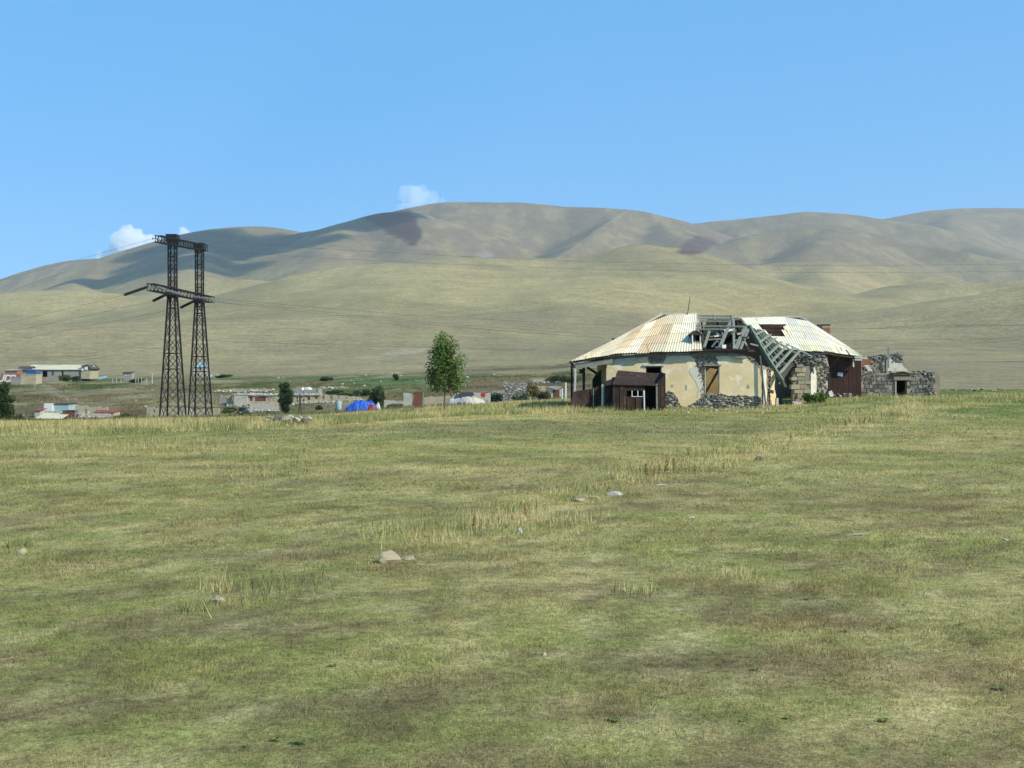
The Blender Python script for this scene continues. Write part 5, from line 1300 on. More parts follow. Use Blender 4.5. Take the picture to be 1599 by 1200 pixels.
# ------------------------------------------------------------------ village in the hollow
mat('asbestos_roof', (0.50, 0.46, 0.33), (0.60, 0.55, 0.40), 0.6, 0.85)
mat('dark_roof', (0.06, 0.05, 0.05), (0.10, 0.085, 0.08), 1, 0.9)
mat('red_roof', (0.22, 0.06, 0.04), (0.30, 0.10, 0.06), 1.2, 0.85)
mat('rust_red', (0.12, 0.05, 0.035), (0.18, 0.085, 0.055), 1.2, 0.9)
mat('tuff_wall', (0.34, 0.30, 0.20), (0.44, 0.39, 0.27), 0.9, 0.95, bump=0.5, bscale=5, c3=(0.20, 0.18, 0.13), s3=1.6, thr=0.58)
mat('grey_wall', (0.24, 0.23, 0.20), (0.34, 0.325, 0.28), 1.0, 0.95, bump=0.5, bscale=5, c3=(0.15, 0.14, 0.125), s3=1.5, thr=0.58)
mat('white_wall', (0.38, 0.365, 0.30), (0.50, 0.48, 0.40), 1.0, 0.9, bump=0.4, bscale=5, c3=(0.25, 0.23, 0.18), s3=1.3, thr=0.55)
mat('teal_paint', (0.26, 0.40, 0.41), (0.33, 0.46, 0.46), 0.8, 0.8, c3=(0.40, 0.44, 0.42), s3=1.0, thr=0.55)
mat('blue_paint', (0.04, 0.09, 0.20), (0.06, 0.13, 0.27), 1.5, 0.7)
mat('blue_tarp', (0.020, 0.085, 0.42), (0.035, 0.13, 0.52), 1.6, 0.45, bump=0.5, bscale=4)
mat('white_tarp', (0.52, 0.53, 0.50), (0.62, 0.62, 0.58), 1.6, 0.6, bump=0.4, bscale=4)
mat('cream_tarp', (0.36, 0.355, 0.30), (0.48, 0.47, 0.40), 1.6, 0.7, bump=0.4, bscale=4)
mat('dark_tarp', (0.045, 0.05, 0.06), (0.09, 0.095, 0.11), 2.0, 0.6, bump=0.4, bscale=4)
mat('red_cloth', (0.36, 0.03, 0.03), (0.45, 0.06, 0.05), 2, 0.8)
mat('blue_roof', (0.25, 0.36, 0.41), (0.30, 0.41, 0.45), 0.6, 0.8)
mat('dark_glass', (0.02, 0.022, 0.025), None, 2, 0.2)
mat('car_paint', (0.018, 0.022, 0.03), (0.022, 0.026, 0.036), 2, 0.25)
mat('rubber', (0.015, 0.015, 0.015), None, 2, 0.9)
mat('letter_red', (0.22, 0.11, 0.08), (0.28, 0.15, 0.11), 1, 0.9)
mat('concrete', (0.36, 0.35, 0.31), (0.44, 0.43, 0.38), 1.2, 0.95, bump=0.3)

def place(px0, px1, D, pyb=None):
    c = at((px0 + px1) / 2, pyb or 600, D); c.z = ground_z(c.x, D); return c

def building(name, label, cat, px0, px1, pyt, D, depth, wall, roof=None, rooft='flat', pyr=None, over=0.25, holes=(), top=None, pyb=None, roof_mat='asbestos_roof', door=None, seed=1, thick=0.35):
    """box building with real openings; holes: (px0, px1, py0, py1, kind); the foot stands on the ground"""
    c = place(px0, px1, D)
    if pyb is not None: c.z = at(0, pyb, D).z
    t = thing(name, c, label, cat)
    zb = min(ground_z(at(px0, 0, D).x, D), ground_z(at(px1, 0, D).x, D), ground_z(c.x, D + depth), c.z) - 0.4
    x0_, x1_ = at(px0, 0, D).x, at(px1, 0, D).x; zt = at(0, pyt, D).z
    outline = [(x0_, D, zb), (x0_, D, zt)] + ([tuple(at(a, b, D)) for a, b in top] if top else []) + [(x1_, D, zt), (x1_, D, zb)]
    hs = [[at(a, q1, D), at(a, q0, D), at(b, q0, D), at(b, q1, D)] for a, b, q0, q1, k in holes]
    for h in hs:
        for p in h: p.z = max(p.z, zb + 0.05)
    mb = MB(); mb.slab(outline, (0, thick, 0), hs)
    zs = zt if roof or not top else zt - 0.3
    mb.slab([(x0_, D + thick, zb), (x0_, D + thick, zs), (x0_, D + depth, zs), (x0_, D + depth, zb)], (thick, 0, 0))
    mb.slab([(x1_, D + thick, zb), (x1_, D + thick, zs), (x1_, D + depth, zs), (x1_, D + depth, zb)], (-thick, 0, 0))
    mb.slab([(x0_, D + depth, zb), (x0_, D + depth, zs), (x1_, D + depth, zs), (x1_, D + depth, zb)], (0, thick, 0))
    mb.build('wall', MATS[wall], t)
    for a, b, q0, q1, k in holes:
        if k == 'dark': continue
        mb = MB(); mb.slab([at(a + .1, q1, D + 0.12), at(a + .1, q0, D + 0.12), at(b - .1, q0, D + 0.12), at(b - .1, q1, D + 0.12)], (0, 0.06, 0))
        mb.build('window_infill' if q1 < 900 and k != 'rusty_metal' else 'door', MATS[k], t)
    if roof:
        ym = D + depth / 2; o = over
        if rooft == 'gable':
            zr_ = at(0, pyr, ym).z
            mb = MB()
            mb.slab([(x0_ - o, D - o, zt - 0.05), (x1_ + o, D - o, zt - 0.05), (x1_ + o, ym, zr_), (x0_ - o, ym, zr_)], (0, 0, 0.07))
            mb.slab([(x0_ - o, ym + 0.002, zr_), (x1_ + o, ym + 0.002, zr_), (x1_ + o, D + depth + o, zt - 0.05), (x0_ - o, D + depth + o, zt - 0.05)], (0, 0, 0.07))
            mb.build('roof', MATS[roof_mat], t)
            mb = MB()
            for xx in (x0_ + 0.02, x1_ - thick): mb.slab([(xx, D + 0.1, zt - 0.02), (xx, ym, zr_ - 0.08), (xx, D + depth - 0.1, zt - 0.02)], (thick - 0.04, 0, 0))
            mb.build('gable_wall', MATS[wall], t)
        elif rooft == 'shed':
            zr_ = at(0, pyr, D + depth).z
            mb = MB(); mb.slab([(x0_ - o, D - o, zt + 0.003), (x1_ + o, D - o, zt + 0.003), (x1_ + o, D + depth + o, zr_), (x0_ - o, D + depth + o, zr_)], (0, 0, 0.08)); mb.build('roof', MATS[roof_mat], t)
        elif rooft == 'hip':
            zr_ = at(0, pyr, ym).z; rx0, rx1 = x0_ + (x1_ - x0_) * 0.42, x0_ + (x1_ - x0_) * 0.58
            mb = MB()
            e = [Vector((x0_ - o, D - o, zt)), Vector((x1_ + o, D - o, zt)), Vector((x1_ + o, D + depth + o, zt)), Vector((x0_ - o, D + depth + o, zt)), Vector((rx0, ym, zr_)), Vector((rx1, ym, zr_))]
            mb.add(e, [(0, 1, 5, 4), (1, 2, 5), (2, 3, 4, 5), (3, 0, 4), (3, 2, 1, 0)]); mb.build('roof', MATS[roof_mat], t)
        else:
            mb = MB()
            if cat == 'ruin':                                     # broken flat roof: uneven slabs with gaps and lumps of fallen wall on top
                rr = random.Random(int(px0)); xx = x0_ - o
                while xx < x1_ + o:
                    w_ = rr.uniform(0.7, 2.2); dz = rr.uniform(-0.06, 0.12)
                    if rr.random() < 0.86: mb.slab([(xx, D - o * rr.uniform(.2, 1.6), zt + 0.01 + dz), (xx + w_ - 0.05, D - o * rr.uniform(.2, 1.6), zt + 0.01 + dz * .4), (xx + w_ - 0.05, D + depth * rr.uniform(.5, 1), zt + 0.06), (xx, D + depth * rr.uniform(.5, 1), zt + 0.06)], (0, 0, rr.uniform(.14, .3)))
                    for q in range(3): mb.stone((xx + rr.uniform(0, w_), D + rr.uniform(0.3, depth), zt + 0.3), (rr.uniform(.2, .5), .4, rr.uniform(.12, .35)), int(px0) + q)
                    xx += w_
            else: mb.slab([(x0_ - o, D - o, zt + 0.003), (x1_ + o, D - o, zt + 0.003), (x1_ + o, D + depth + o, zt + 0.003), (x0_ - o, D + depth + o, zt + 0.003)], (0, 0, 0.22))
            mb.build('roof', MATS[roof_mat], t)
    if cat == 'ruin': fallen(t, px0 - 1, px1 + 1, D, int((px1 - px0) * 0.9) + 6, int(px0) + 500)
    return t

def fallen(t, px0, px1, D, n, seed, size=0.22, spread=1.6):
    rr = random.Random(seed); mb = MB(); k = D / 170.0
    for i in range(n):
        q = at(rr.uniform(px0, px1), 0, D - abs(rr.gauss(0, spread * k * 0.6)) + 0.2); q.z = ground_z(q.x, q.y) + rr.uniform(0, 0.25) * k
        g_ = rr.uniform(0.22, 0.50); s_ = size * k * rr.uniform(0.5, 1.4)
        mb.stone(q, (s_, s_ * 0.9, s_ * 0.6), seed * 77 + i, (g_, g_ * 0.95, g_ * 0.82), rz=rr.uniform(0, 3))
    mb.build('fallen_stones', MATS['stone'], t)

def ragged(px0, px1, py0, py1, n, seed, a=1.3):
    rr = random.Random(seed); out = []
    for i in range(1, n): out.append((px0 + (px1 - px0) * (i + rr.uniform(-.3, .3)) / n, py0 + (py1 - py0) * i / n + rr.uniform(-a, a)))
    return out

def ruin_wall(label, px0, px1, py0, py1, D, wall, holes=(), seed=1, depth=0.5, name='ruined_wall', a=1.3, n=None):
    c = place(px0, px1, D); t = thing(name, c, label, 'ruin')
    zb = min(ground_z(at(px0, 0, D).x, D), ground_z(at(px1, 0, D).x, D)) - 0.5
    x0_, x1_ = at(px0, 0, D).x, at(px1, 0, D).x
    top = ragged(px0, px1, py0, py1, n or max(int((px1 - px0) / 3), 4), seed, a)
    outline = [(x0_, D, zb), tuple(at(px0, py0, D))] + [tuple(at(a_, b_, D)) for a_, b_ in top] + [tuple(at(px1, py1, D)), (x1_, D, zb)]
    hs = [[at(a_, q1, D), at(a_, q0, D), at(b_, q0, D), at(b_, q1, D)] for a_, b_, q0, q1 in holes]
    mb = MB(); mb.slab(outline, (0, depth, 0), hs); mb.build('wall', MATS[wall], t)
    if name == 'ruined_wall': fallen(t, px0 - 2, px1 + 2, D, int((px1 - px0) * 0.9) + 6, seed + 300)
    return t

# far left: the long barn and the sheds before it
bt = building('long_barn', 'long barn with pale sheet roof and stone gable below the hills', 'barn', 44, 127, 577.5, 452, 9, 'grey_wall', True, 'gable', 570.2, 0.5, roof_mat='asbestos_roof', holes=[(66, 74, 580, 589, 'dark'), (80, 84, 580, 587, 'blue_paint'), (96, 99, 580, 586, 'dark')])
mb = MB()
xg = at(127, 0, 452).x
mb.slab([(xg + 0.05, 451.5, at(0, 577.5, 452).z), (xg + 0.05, 456.5, at(0, 571.0, 456.5).z), (xg + 0.05, 461, at(0, 578, 452).z), (xg + 0.05, 461, at(0, 592, 452).z), (xg + 0.05, 451.5, at(0, 592, 452).z)], (3.2, 0, 0)); mb.build('annex', MATS['tuff_wall'], bt)
for a_, b_, c_, d_ in ((127.5, 130, 575.5, 579.5), (132, 137, 573, 578)):
    mb = MB(); mb.slab(poly_at([(a_, d_), (a_, c_), (b_, c_), (b_, d_)], 451.2), (0, 0.2, 0)); mb.build('window', MATS['white_paint'], bt)
mb = MB(); mb.slab([at(126, 571, 451), at(136, 569.6, 451.5), at(143, 576.5, 451), at(141.5, 577.8, 451), at(135, 571.4, 451.5), at(127, 573, 451)], (0, 9.5, 0)); mb.build('annex_roof', MATS['dark_roof'], bt)
building('dark_roofed_shed', 'dark roofed shed at the left end of the long barn', 'shed', 27, 46, 579, 448, 7, 'grey_wall', True, 'gable', 572.5, 0.4, roof_mat='dark_roof')
building('blue_shed', 'small blue painted shed under the left end of the barn roof', 'shed', 40, 56, 579, 436, 4, 'blue_paint', True, 'shed', 577.5, 0.2, roof_mat='blue_paint')
tb = building('tan_hut', 'plain tan block hut before the long barn', 'hut', 33, 56, 586, 415, 5, 'tuff_wall', True, 'flat', None, 0.1, roof_mat='concrete')
building('grey_box_hut', 'low grey hut joined to the left of the tan hut', 'hut', 17, 32.5, 590, 412, 4, 'grey_wall', True, 'flat', None, 0.1, roof_mat='grey_wall')
building('low_brown_shed', 'low brown shed behind the lettered wall', 'shed', 8, 26, 579, 440, 5, 'letter_red', True, 'shed', 577, 0.3, roof_mat='tuff_wall')
lw = ruin_wall('long red brown wall with large white painted letters at the left edge', -20, 31, 584, 585, 418, 'letter_red', seed=3, name='lettered_wall', a=0.3, n=6)
def letter(ch, px, py, size_px, D):
    cu = bpy.data.curves.new('letter', 'FONT'); cu.body = ch; cu.size = size_px / F * D * 1.42; cu.extrude = 0.04; cu.shear = 0.28; cu.offset = 0.03 * cu.size
    o = bpy.data.objects.new('tmp', cu); COL.objects.link(o)
    bpy.context.view_layer.update()
    me = bpy.data.meshes.new_from_object(o); bpy.data.objects.remove(o)
    me.name = 'letter'; me.materials.clear(); me.materials.append(MATS['white_paint'])
    q = bpy.data.objects.new('letter', me); COL.objects.link(q); q.parent = lw
    q.rotation_euler = (R(90), 0, 0); q.location = at(px, py, D - 0.08) - lw.location
for ch, px in (('U', -5.5), ('D', 5.2), ('P', 14.6)): letter(ch, px, 596.5, 11.0, 418)
building('white_hut', 'tiny white hut with dark roof right of the barn', 'hut', 192, 205, 583, 455, 3.5, 'grey_wall', True, 'shed', 581, 0.3, roof_mat='dark_roof', holes=[(196, 198.5, 584.5, 587, 'white_paint'), (200.5, 203, 584, 586.5, 'white_paint')])
building('blue_roofed_house', 'cream house with pale blue hip roof seen through the pylon legs', 'house', 302, 322.5, 573.5, 500, 5.5, 'white_wall', True, 'hip', 565.5, 0.3, roof_mat='blue_roof', holes=[(308, 311, 583, 590, 'dark'), (311, 314, 575, 579, 'dark')])
ruin_wall('small tan ruin right of the blue roofed house', 327.5, 337, 581, 581.5, 490, 'tuff_wall', holes=[(331, 334.5, 583.5, 590)], seed=5)
# lower left cluster
building('teal_shed', 'turquoise painted shed on a pale base left of the pylon', 'shed', 68.5, 107, 632, 262, 5, 'teal_paint', True, 'flat', None, 0.15, roof_mat='dark_roof')
ruin_wall('pale block base wall with dark openings below the turquoise shed', 68, 98, 642, 642.5, 259.5, 'white_wall', holes=[(70.5, 74.5, 643, 645.5), (79, 81.5, 643, 645), (86, 89.5, 643, 648)], seed=7, name='base_wall', a=0.1, depth=0.4)
bb = building('white_topped_box', 'small white box resting on the turquoise shed roof corner', 'box', 68.5, 82, 630.4, 261.4, 1.5, 'white_paint', pyb=632.0)
building('cream_roofed_shed', 'low shed with cream sheet roof in the lower left cluster', 'shed', 54.5, 94.5, 655.5, 246, 5, 'tuff_wall', True, 'shed', 646.0, 0.2, roof_mat='asbestos_roof')
building('rusty_box', 'rust brown metal box shed between the cream roof and white wall', 'shed', 98, 116, 643, 250, 3.5, 'rust_red', True, 'flat', None, 0.1, roof_mat='dark_roof', holes=[])
building('grey_box', 'narrow grey lean to joined to the rusty box shed', 'shed', 116.2, 122, 643, 250.4, 3, 'grey_wall', True, 'flat', None, 0.05, roof_mat='grey_wall')
building('red_canopy', 'small red roofed stall above the cream roofed shed', 'stall', 54, 62.5, 641.5, 257, 3, 'white_wall', True, 'shed', 638.5, 0.3, roof_mat='red_roof')
ruin_wall('ruined tan stone wall right of the turquoise shed', 108, 168, 633.0, 637.5, 266, 'tuff_wall', holes=[(133, 136, 639, 645), (150, 152, 640, 643)], seed=9)
ruin_wall('white block wall under the low red roof in the lower left cluster', 128, 172, 645.5, 646.5, 252, 'white_wall', seed=11, a=0.3)
ruin_wall('short white wall end right of the grey lean to', 123, 130, 645, 644.5, 250, 'white_wall', holes=[(124, 126, 647, 652)], seed=13, a=0.5)
building('red_roofed_shed', 'low shed with dull red roof behind the white block wall', 'shed', 146, 177, 645.0, 256, 4, 'tuff_wall', True, 'shed', 641.0, 0.2, roof_mat='red_roof')
mb = MB(); p = at(199, 657.5, 160); p.z = ground_z(p.x, p.y) + 0.2; mb.box(p, (2.2, 0.3, 0.28), jit=0.01)
tag(mb.build('concrete_beam', MATS['concrete'], None, p), 'pale concrete beam lying in the grass left of the pylon', 'beam')
ruin_wall('long low pale stone wall ruin behind the pylon feet', 229, 292, 637, 637.5, 236, 'tuff_wall', holes=[(240, 242, 640, 645)], seed=15, a=1.0)
ruin_wall('broken pale wall corner between the pylon masts', 296, 304, 638, 644, 234, 'white_wall', seed=16, a=1.0)
# the ruined row
DR = 285
ruin_wall('dark rubble mound wall at the left end of the ruined row', 344, 358, 617, 620, DR + 4, 'grey_wall', holes=[(353, 357, 622, 630)], seed=17, a=1.5)
building('white_front_house', 'white walled ruin near the left end of the ruined row', 'ruin', 365, 386, 617.5, DR, 6, 'white_wall', True, 'flat', None, 0.2, roof_mat='concrete')
building('open_front_ruin', 'flat roofed ruin with brown and open bays left of the dense tree', 'ruin', 386.2, 434, 618, DR + 1, 6, 'tuff_wall', True, 'flat', None, 0.3, roof_mat='concrete', holes=[(390, 394, 620, 626.5, 'rust_red'), (398, 415, 619.5, 627, 'rust_red'), (418, 423, 620, 627, 'dark'), (424, 428, 619.5, 627, 'dark')])
ruin_wall('narrow post and wall stub left of the white walled ruin', 355, 364.5, 618, 617.5, DR + 1, 'tuff_wall', holes=[(361, 364, 619, 627)], seed=19, a=0.5)
ruin_wall('low pale retaining wall before the ruined row', 390, 434, 631, 632, DR - 18, 'white_wall', seed=21, a=0.6)
building('two_door_house', 'pale ruin with two dark doorways right of the dense tree', 'ruin', 456, 492, 618, DR, 7, 'tuff_wall', True, 'flat', None, 0.3, roof_mat='concrete', holes=[(463, 467, 620, 627.5, 'dark'), (472, 475.5, 620, 627.5, 'dark'), (480, 484, 619.5, 625, 'rust_red')])
building('upper_ruin', 'grey ruined upper house behind the two dark doorways', 'ruin', 456, 497, 606, DR + 16, 6, 'grey_wall', None, holes=[(493.3, 496, 608, 613, 'dark')], top=ragged(456, 497, 604.5, 608, 9, 23))
ruin_wall('long roofless tan wall with empty windows left of the blue heap', 492.4, 565, 615.5, 620.5, DR + 1, 'tuff_wall', holes=[(503, 507, 618.5, 624), (515.5, 519.5, 618, 627), (528, 529.5, 619, 625), (540.5, 542, 620, 626)], seed=25, a=0.8)
ruin_wall('low pale dry stone wall on the terrace above the white walled ruin', 338, 425, 608.5, 607, 345, 'tuff_wall', seed=41, a=1.2)
ruin_wall('short broken stone wall on the terrace right of the satellite dish', 500, 540, 604, 605.5, 352, 'tuff_wall', seed=42, a=1.2)
ruin_wall('low rubble wall between the bush tree and the rusty sheet', 600, 634, 625, 627, 205, 'white_wall', seed=43, a=1.2)
ruin_wall('low rubble wall behind the young tree trunk', 662, 706, 621, 619, 190, 'tuff_wall', seed=44, a=1.2)
ruin_wall('low pale wall remnant right of the pylon feet', 307, 342, 640, 638, 225, 'tuff_wall', seed=45, a=1.2)
ruin_wall('grey stone wall remnant between the cloth wall and the stone hut', 768, 785, 611, 609, 200, 'grey_wall', seed=46, a=1.2)
# satellite dish and white sheet on the row
p = at(474, 613, DR + 8)
dish = thing('satellite_dish', p, 'round white satellite dish on the roof of the two door ruin', 'dish')
mb = MB(); N_ = 16; c = at(473.5, 607.6, DR + 8); ax = Vector((0.25, -0.8, 0.45)).normalized(); ux = ax.cross(Vector((0, 0, 1))).normalized(); uy = ux.cross(ax)
vs = []; fs = []
for j in range(5):
    r_ = 0.38 * j / 4
    for k in range(N_):
        a = 2 * math.pi * k / N_; vs.append(c + (ux * math.cos(a) + uy * math.sin(a)) * r_ + ax * (0.5 * r_ * r_))
for j in range(4):
    for k in range(N_): fs.append((j*N_+k, j*N_+(k+1) % N_, (j+1)*N_+(k+1) % N_, (j+1)*N_+k))
mb.add(vs, fs); mb.build('dish', MATS['white_paint'], dish)
mb = MB(); mb.tube([at(473.8, 619, DR + 8.1), c + Vector((0, 0.06, 0))], 0.05, 6); mb.build('pole', MATS['dark_wood'], dish)
def heap(name, label, cat, px, D, w_, d_, h_, m, seed, lump=0.25, py=None, lift=0.0):
    c = at(px, 0, D); c.z = ground_z(c.x, D) - 0.1 + lift
    nx, ny = 64, 34; mb = MB(); vs = []
    for j in range(ny + 1):
        for i in range(nx + 1):
            u, v_ = i / nx * 2 - 1, j / ny * 2 - 1
            r_ = math.hypot(u, v_); k = max(0.0, 1 - r_ ** 2.4)
            ns = float(fbm(np.array([u * 2.2 + seed]), np.array([v_ * 1.6 - seed]), seed, 3)[0]) - 0.5
            nf = abs(float(fbm(np.array([u * 6 + seed]), np.array([v_ * 4]), seed + 3, 2)[0]) - 0.5)
            z = h_ * (k ** 0.5) * (1 + lump * 2.2 * ns) + 0.45 * h_ * nf * k - 0.12
            vs.append((c.x + u * w_ / 2, c.y + v_ * d_ / 2, c.z + z))
    fs = [(j*(nx+1)+i, j*(nx+1)+i+1, (j+1)*(nx+1)+i+1, (j+1)*(nx+1)+i) for j in range(ny) for i in range(nx)]
    mb.add(vs, fs); return tag(mb.build(name, MATS[m], None, c), label, cat)
heap('white_sheet', 'crumpled white sheet beside the satellite dish', 'sheet', 481, DR + 7, 2.0, 1.5, 0.5, 'white_tarp', 5, lift=3.1)
# blue tarpaulin heap
heap('tarpaulin_heap', 'large bright blue tarpaulin draped over a heap beyond the field edge', 'tarpaulin', 566, 112, 3.4, 2.6, 1.05, 'blue_tarp', 8, 0.5)
heap('red_bundle', 'small red cloth bundle at the right foot of the blue tarpaulin', 'bundle', 580, 110, 0.75, 0.6, 0.75, 'red_cloth', 9)
heap('white_sack', 'white sack at the far right foot of the blue tarpaulin', 'sack', 590, 110.3, 0.5, 0.5, 0.85, 'white_tarp', 10)
t = thing('barrel', at(527, 640, 120), 'faded blue barrel on a stand left of the blue tarpaulin', 'barrel'); t.location.z = ground_z(t.location.x, 120)
c = Vector(t.location); zc = at(0, 633, 120).z
mb = MB(); mb.tube([(c.x + 0.1, 120, zc - 0.42), (c.x + 0.1, 120, zc - 0.2), (c.x + 0.1, 120, zc + 0.2), (c.x + 0.1, 120, zc + 0.36)], [0.26, 0.30, 0.30, 0.26], 14); mb.build('body', MATS['teal_paint'], t)
for dx in (-0.2, 0.35):
    mb = MB(); mb.beam((c.x + dx, 120, c.z - 0.1), (c.x + dx, 120, zc - 0.35), 0.08); mb.build('leg', MATS['grey_wood'], t)
# wooden trestle
t = thing('trestle', at(467, 640, 150), 'dark wooden trestle frame standing before the two doorways', 'frame'); t.location.z = ground_z(t.location.x, 150)
mb = MB(); mb.beam(at(466, 648, 150), at(468.4, 615, 150), 0.1); mb.beam(at(470.5, 648, 150), at(468.6, 616, 150), 0.1); mb.beam(at(463.5, 632, 150), at(474, 631, 150), 0.1); mb.build('frame', MATS['dark_wood'], t)
# dark car
t = thing('parked_car', at(377, 636, 255), 'small dark car parked in the weeds before the ruined row', 'car'); t.location.z = ground_z(t.location.x, 255)
c = Vector(t.location) + Vector((0, 0, 0.25))
prof = [(-0.78, 0.0), (-0.8, 0.42), (-0.74, 0.62), (-0.62, 1.10), (-0.5, 1.2), (0.5, 1.2), (0.62, 1.10), (0.74, 0.62), (0.8, 0.42), (0.78, 0.0)]
mb = MB(); mb.slab([c + Vector((x, 0.3, z)) for x, z in prof], (0, 2.2, 0)); mb.slab([c + Vector((x * 0.98, -0.8, z)) for x, z in [(-0.78, 0), (-0.8, 0.4), (-0.72, 0.62), (0.72, 0.62), (0.8, 0.4), (0.78, 0)]], (0, 4.2, 0)); mb.build('body', MATS['car_paint'], t)
mb = MB(); mb.slab([c + Vector((x, z0, z)) for x, z0, z in ((-0.66, 0.24, 0.68), (-0.55, 0.27, 1.06), (0.55, 0.27, 1.06), (0.66, 0.24, 0.68))], (0, 0.05, 0)); mb.build('windscreen', MATS['dark_glass'], t)
for dx in (-0.66, 0.66):
    for dy in (-0.1, 2.5):
        mb = MB(); mb.tube([c + Vector((dx - 0.1, dy, 0.05)), c + Vector((dx + 0.1, dy, 0.05))], 0.3, 14); mb.build('wheel', MATS['rubber'], t)
    mb = MB(); mb.box(c + Vector((dx * 0.82, -0.84, 0.45)), (0.24, 0.06, 0.14)); mb.build('headlight', MATS['glass_insulator'], t)
mb = MB(); mb.box(c + Vector((0.05, -0.84, 0.25)), (0.5, 0.05, 0.12)); mb.build('number_plate', MATS['white_paint'], t)
# around the young tree
t = thing('rusty_sheet', at(651, 640, 96), 'tall rusty brown metal sheet standing upright left of the young tree', 'metal sheet'); t.location.z = ground_z(t.location.x, 96)
mb = MB(); mb.slab(poly_at([(643, 646), (645.5, 613), (660, 612), (658.5, 640), (657, 646)], 96), (0, 0.04, 0)); mb.build('sheet', MATS['rust_red'], t)
mb = MB(); mb.beam(at(641.5, 646, 96), at(645.5, 616, 96), 0.09); mb.beam(at(660.6, 612.5, 96), at(661, 646, 96), 0.08); mb.build('post', MATS['grey_wood'], t)
heap('white_sheet', 'broad white sheet spread over a heap right of the young tree', 'sheet', 728, 118, 3.9, 2.2, 0.85, 'cream_tarp', 15, 0.5)
ruin_wall('low patchwork wall hung with dark and pale cloths right of the young tree', 706, 766, 614, 614, 132, 'white_wall', seed=27, a=0.8, depth=0.3, name='patched_wall')
p = at(727, 616, 131.7); mb = MB(); mb.slab(poly_at([(716, 619.5), (717, 612.5), (726, 613), (738, 612.2), (741, 617), (733, 621), (724, 618.5)], 131.7), (0, 0.08, 0)); tag(mb.build('dark_sheet', MATS['dark_tarp'], None, p), 'dark blue grey cloth hung on the patchwork wall', 'cloth')
heap('dark_bundle', 'black bundle in the grass right of the young tree trunk', 'bundle', 717, 88, 0.85, 0.7, 0.42, 'dark_tarp', 18, 0.4)
p = at(754.5, 617, 126); mb = MB()
mb.tube([p + Vector((0, -0.1, 0)), p + Vector((0, -0.05, 0)), p + Vector((0, 0.1, 0))], [0.22, 0.26, 0.2], 14)
o = tag(mb.build('red_drum', MATS['red_cloth'], None, p), 'round red drum end showing on the patchwork wall', 'drum')
ruin_wall('small grey wall stub with pale stones left of the rusty sheet', 630, 643, 614, 616, 150, 'white_wall', seed=29)
# stone hut ruin and its neighbours
DH = 172
hut = building('stone_hut', 'square grey stone hut ruin right of the young tree', 'ruin', 785, 824.5, 599, DH, 6, 'grey_wall', None, top=ragged(785, 824.5, 597.5, 598.5, 12, 31, 1.0), holes=[(807.5, 813, 609, 619, 'rust_red'), (794, 798, 597.8, 601.5, 'dark')][:1])
mb = MB(); rubble(mb, [(786, 624), (786, 599), (824, 599), (824, 624)], DH - 0.02, 260, 0.24, 61, depth=0.1); mb.build('stonework', MATS['stone'], hut)
ruin_wall('pale rendered wall joined to the right of the stone hut', 824.7, 853, 601, 603.5, DH + 1, 'tuff_wall', holes=[(843, 845, 605, 608)], seed=33, a=0.7)
mb_t = ruin_wall('small stone block on top of the slope behind the rendered wall', 833, 849, 592.5, 592, 330, 'tuff_wall', seed=35, a=0.6)
ruin_wall('low broken stone wall on the slope left of the porch', 849, 870, 593, 596, 330, 'grey_wall', holes=[(855, 858, 596.5, 599)], seed=36, a=1.0)
t = thing('lean_to', at(865, 618, 140), 'low grey lean to with a flat board roof left of the porch', 'shed'); t.location.z = ground_z(t.location.x, 140)
mb = MB(); mb.slab([at(851.5, 606.5, 140), at(868, 609.5, 139), at(877, 605, 143), at(862, 604, 144)], (0, 0, 0.1)); mb.build('roof', MATS['grey_wood'], t)
for px, py in ((862, 621), (874.8, 620)):
    mb = MB(); mb.beam(at(px, py, 139.5), at(px, 608, 139.5), 0.14); mb.build('post', MATS['pale_wood'], t)
mb = MB(); mb.slab(poly_at([(863, 621), (863, 610), (874, 609), (874, 621)], 141.5), (0, 0.1, 0)); mb.build('back_wall', MATS['rust_red'], t)
t0 = None
for i, (px, py0, py1, D_, lab) in enumerate([(883.7, 598, 616, 118, 'thick white post left of the porch'), (878, 607, 618, 122, 'short white post beside the lean to')]):
    p = at(px, py1, D_); p.z = ground_z(p.x, p.y); mb = MB(); mb.beam(p - Vector((0, 0, 0.2)), at(px, py0, D_), 0.13); tag(mb.build('fence_post', MATS['white_paint'], None, p), lab, 'post')
for i, (px, h_) in enumerate([(212, 1.1), (216, 1.2), (221, 1.3), (229, 1.0), (182, 1.0), (189, 1.0), (176, 1.0)]):
    p = at(px, 590, 425); p.z = ground_z(p.x, p.y); mb = MB(); mb.beam(p - Vector((0, 0, 0.3)), p + Vector((0, 0, h_ * 1.6)), 0.22); tag(mb.build('fence_post', MATS['concrete'], None, p), 'pale fence post in the row on the slope left of the pylon', 'post', 'fence posts on the slope')
p = at(237.5, 590, 420); p.z = ground_z(p.x, p.y); mb = MB(); mb.tube([p - Vector((0, 0, 0.3)), p + Vector((0, 0, 3.6))], [0.17, 0.12], 8); mb.beam(p + Vector((-0.5, 0, 3.3)), p + Vector((0.5, 0, 3.3)), 0.1)
tag(mb.build('utility_pole', MATS['pale_wood'], None, p), 'single pale utility pole on the slope left of the pylon', 'pole')
# fallen pale sheets on the slope right of the barn
p = at(161, 592, 430); p.z = ground_z(p.x, p.y); mb = MB(); mb.slab([at(154, 593, 430), at(167, 590, 430), at(168, 587.5, 433), at(155, 589.5, 433)], (0, 0, 0.08)); tag(mb.build('metal_sheet', MATS['teal_paint'], None, p), 'pale grey sheet lying on the slope right of the barn', 'sheet')

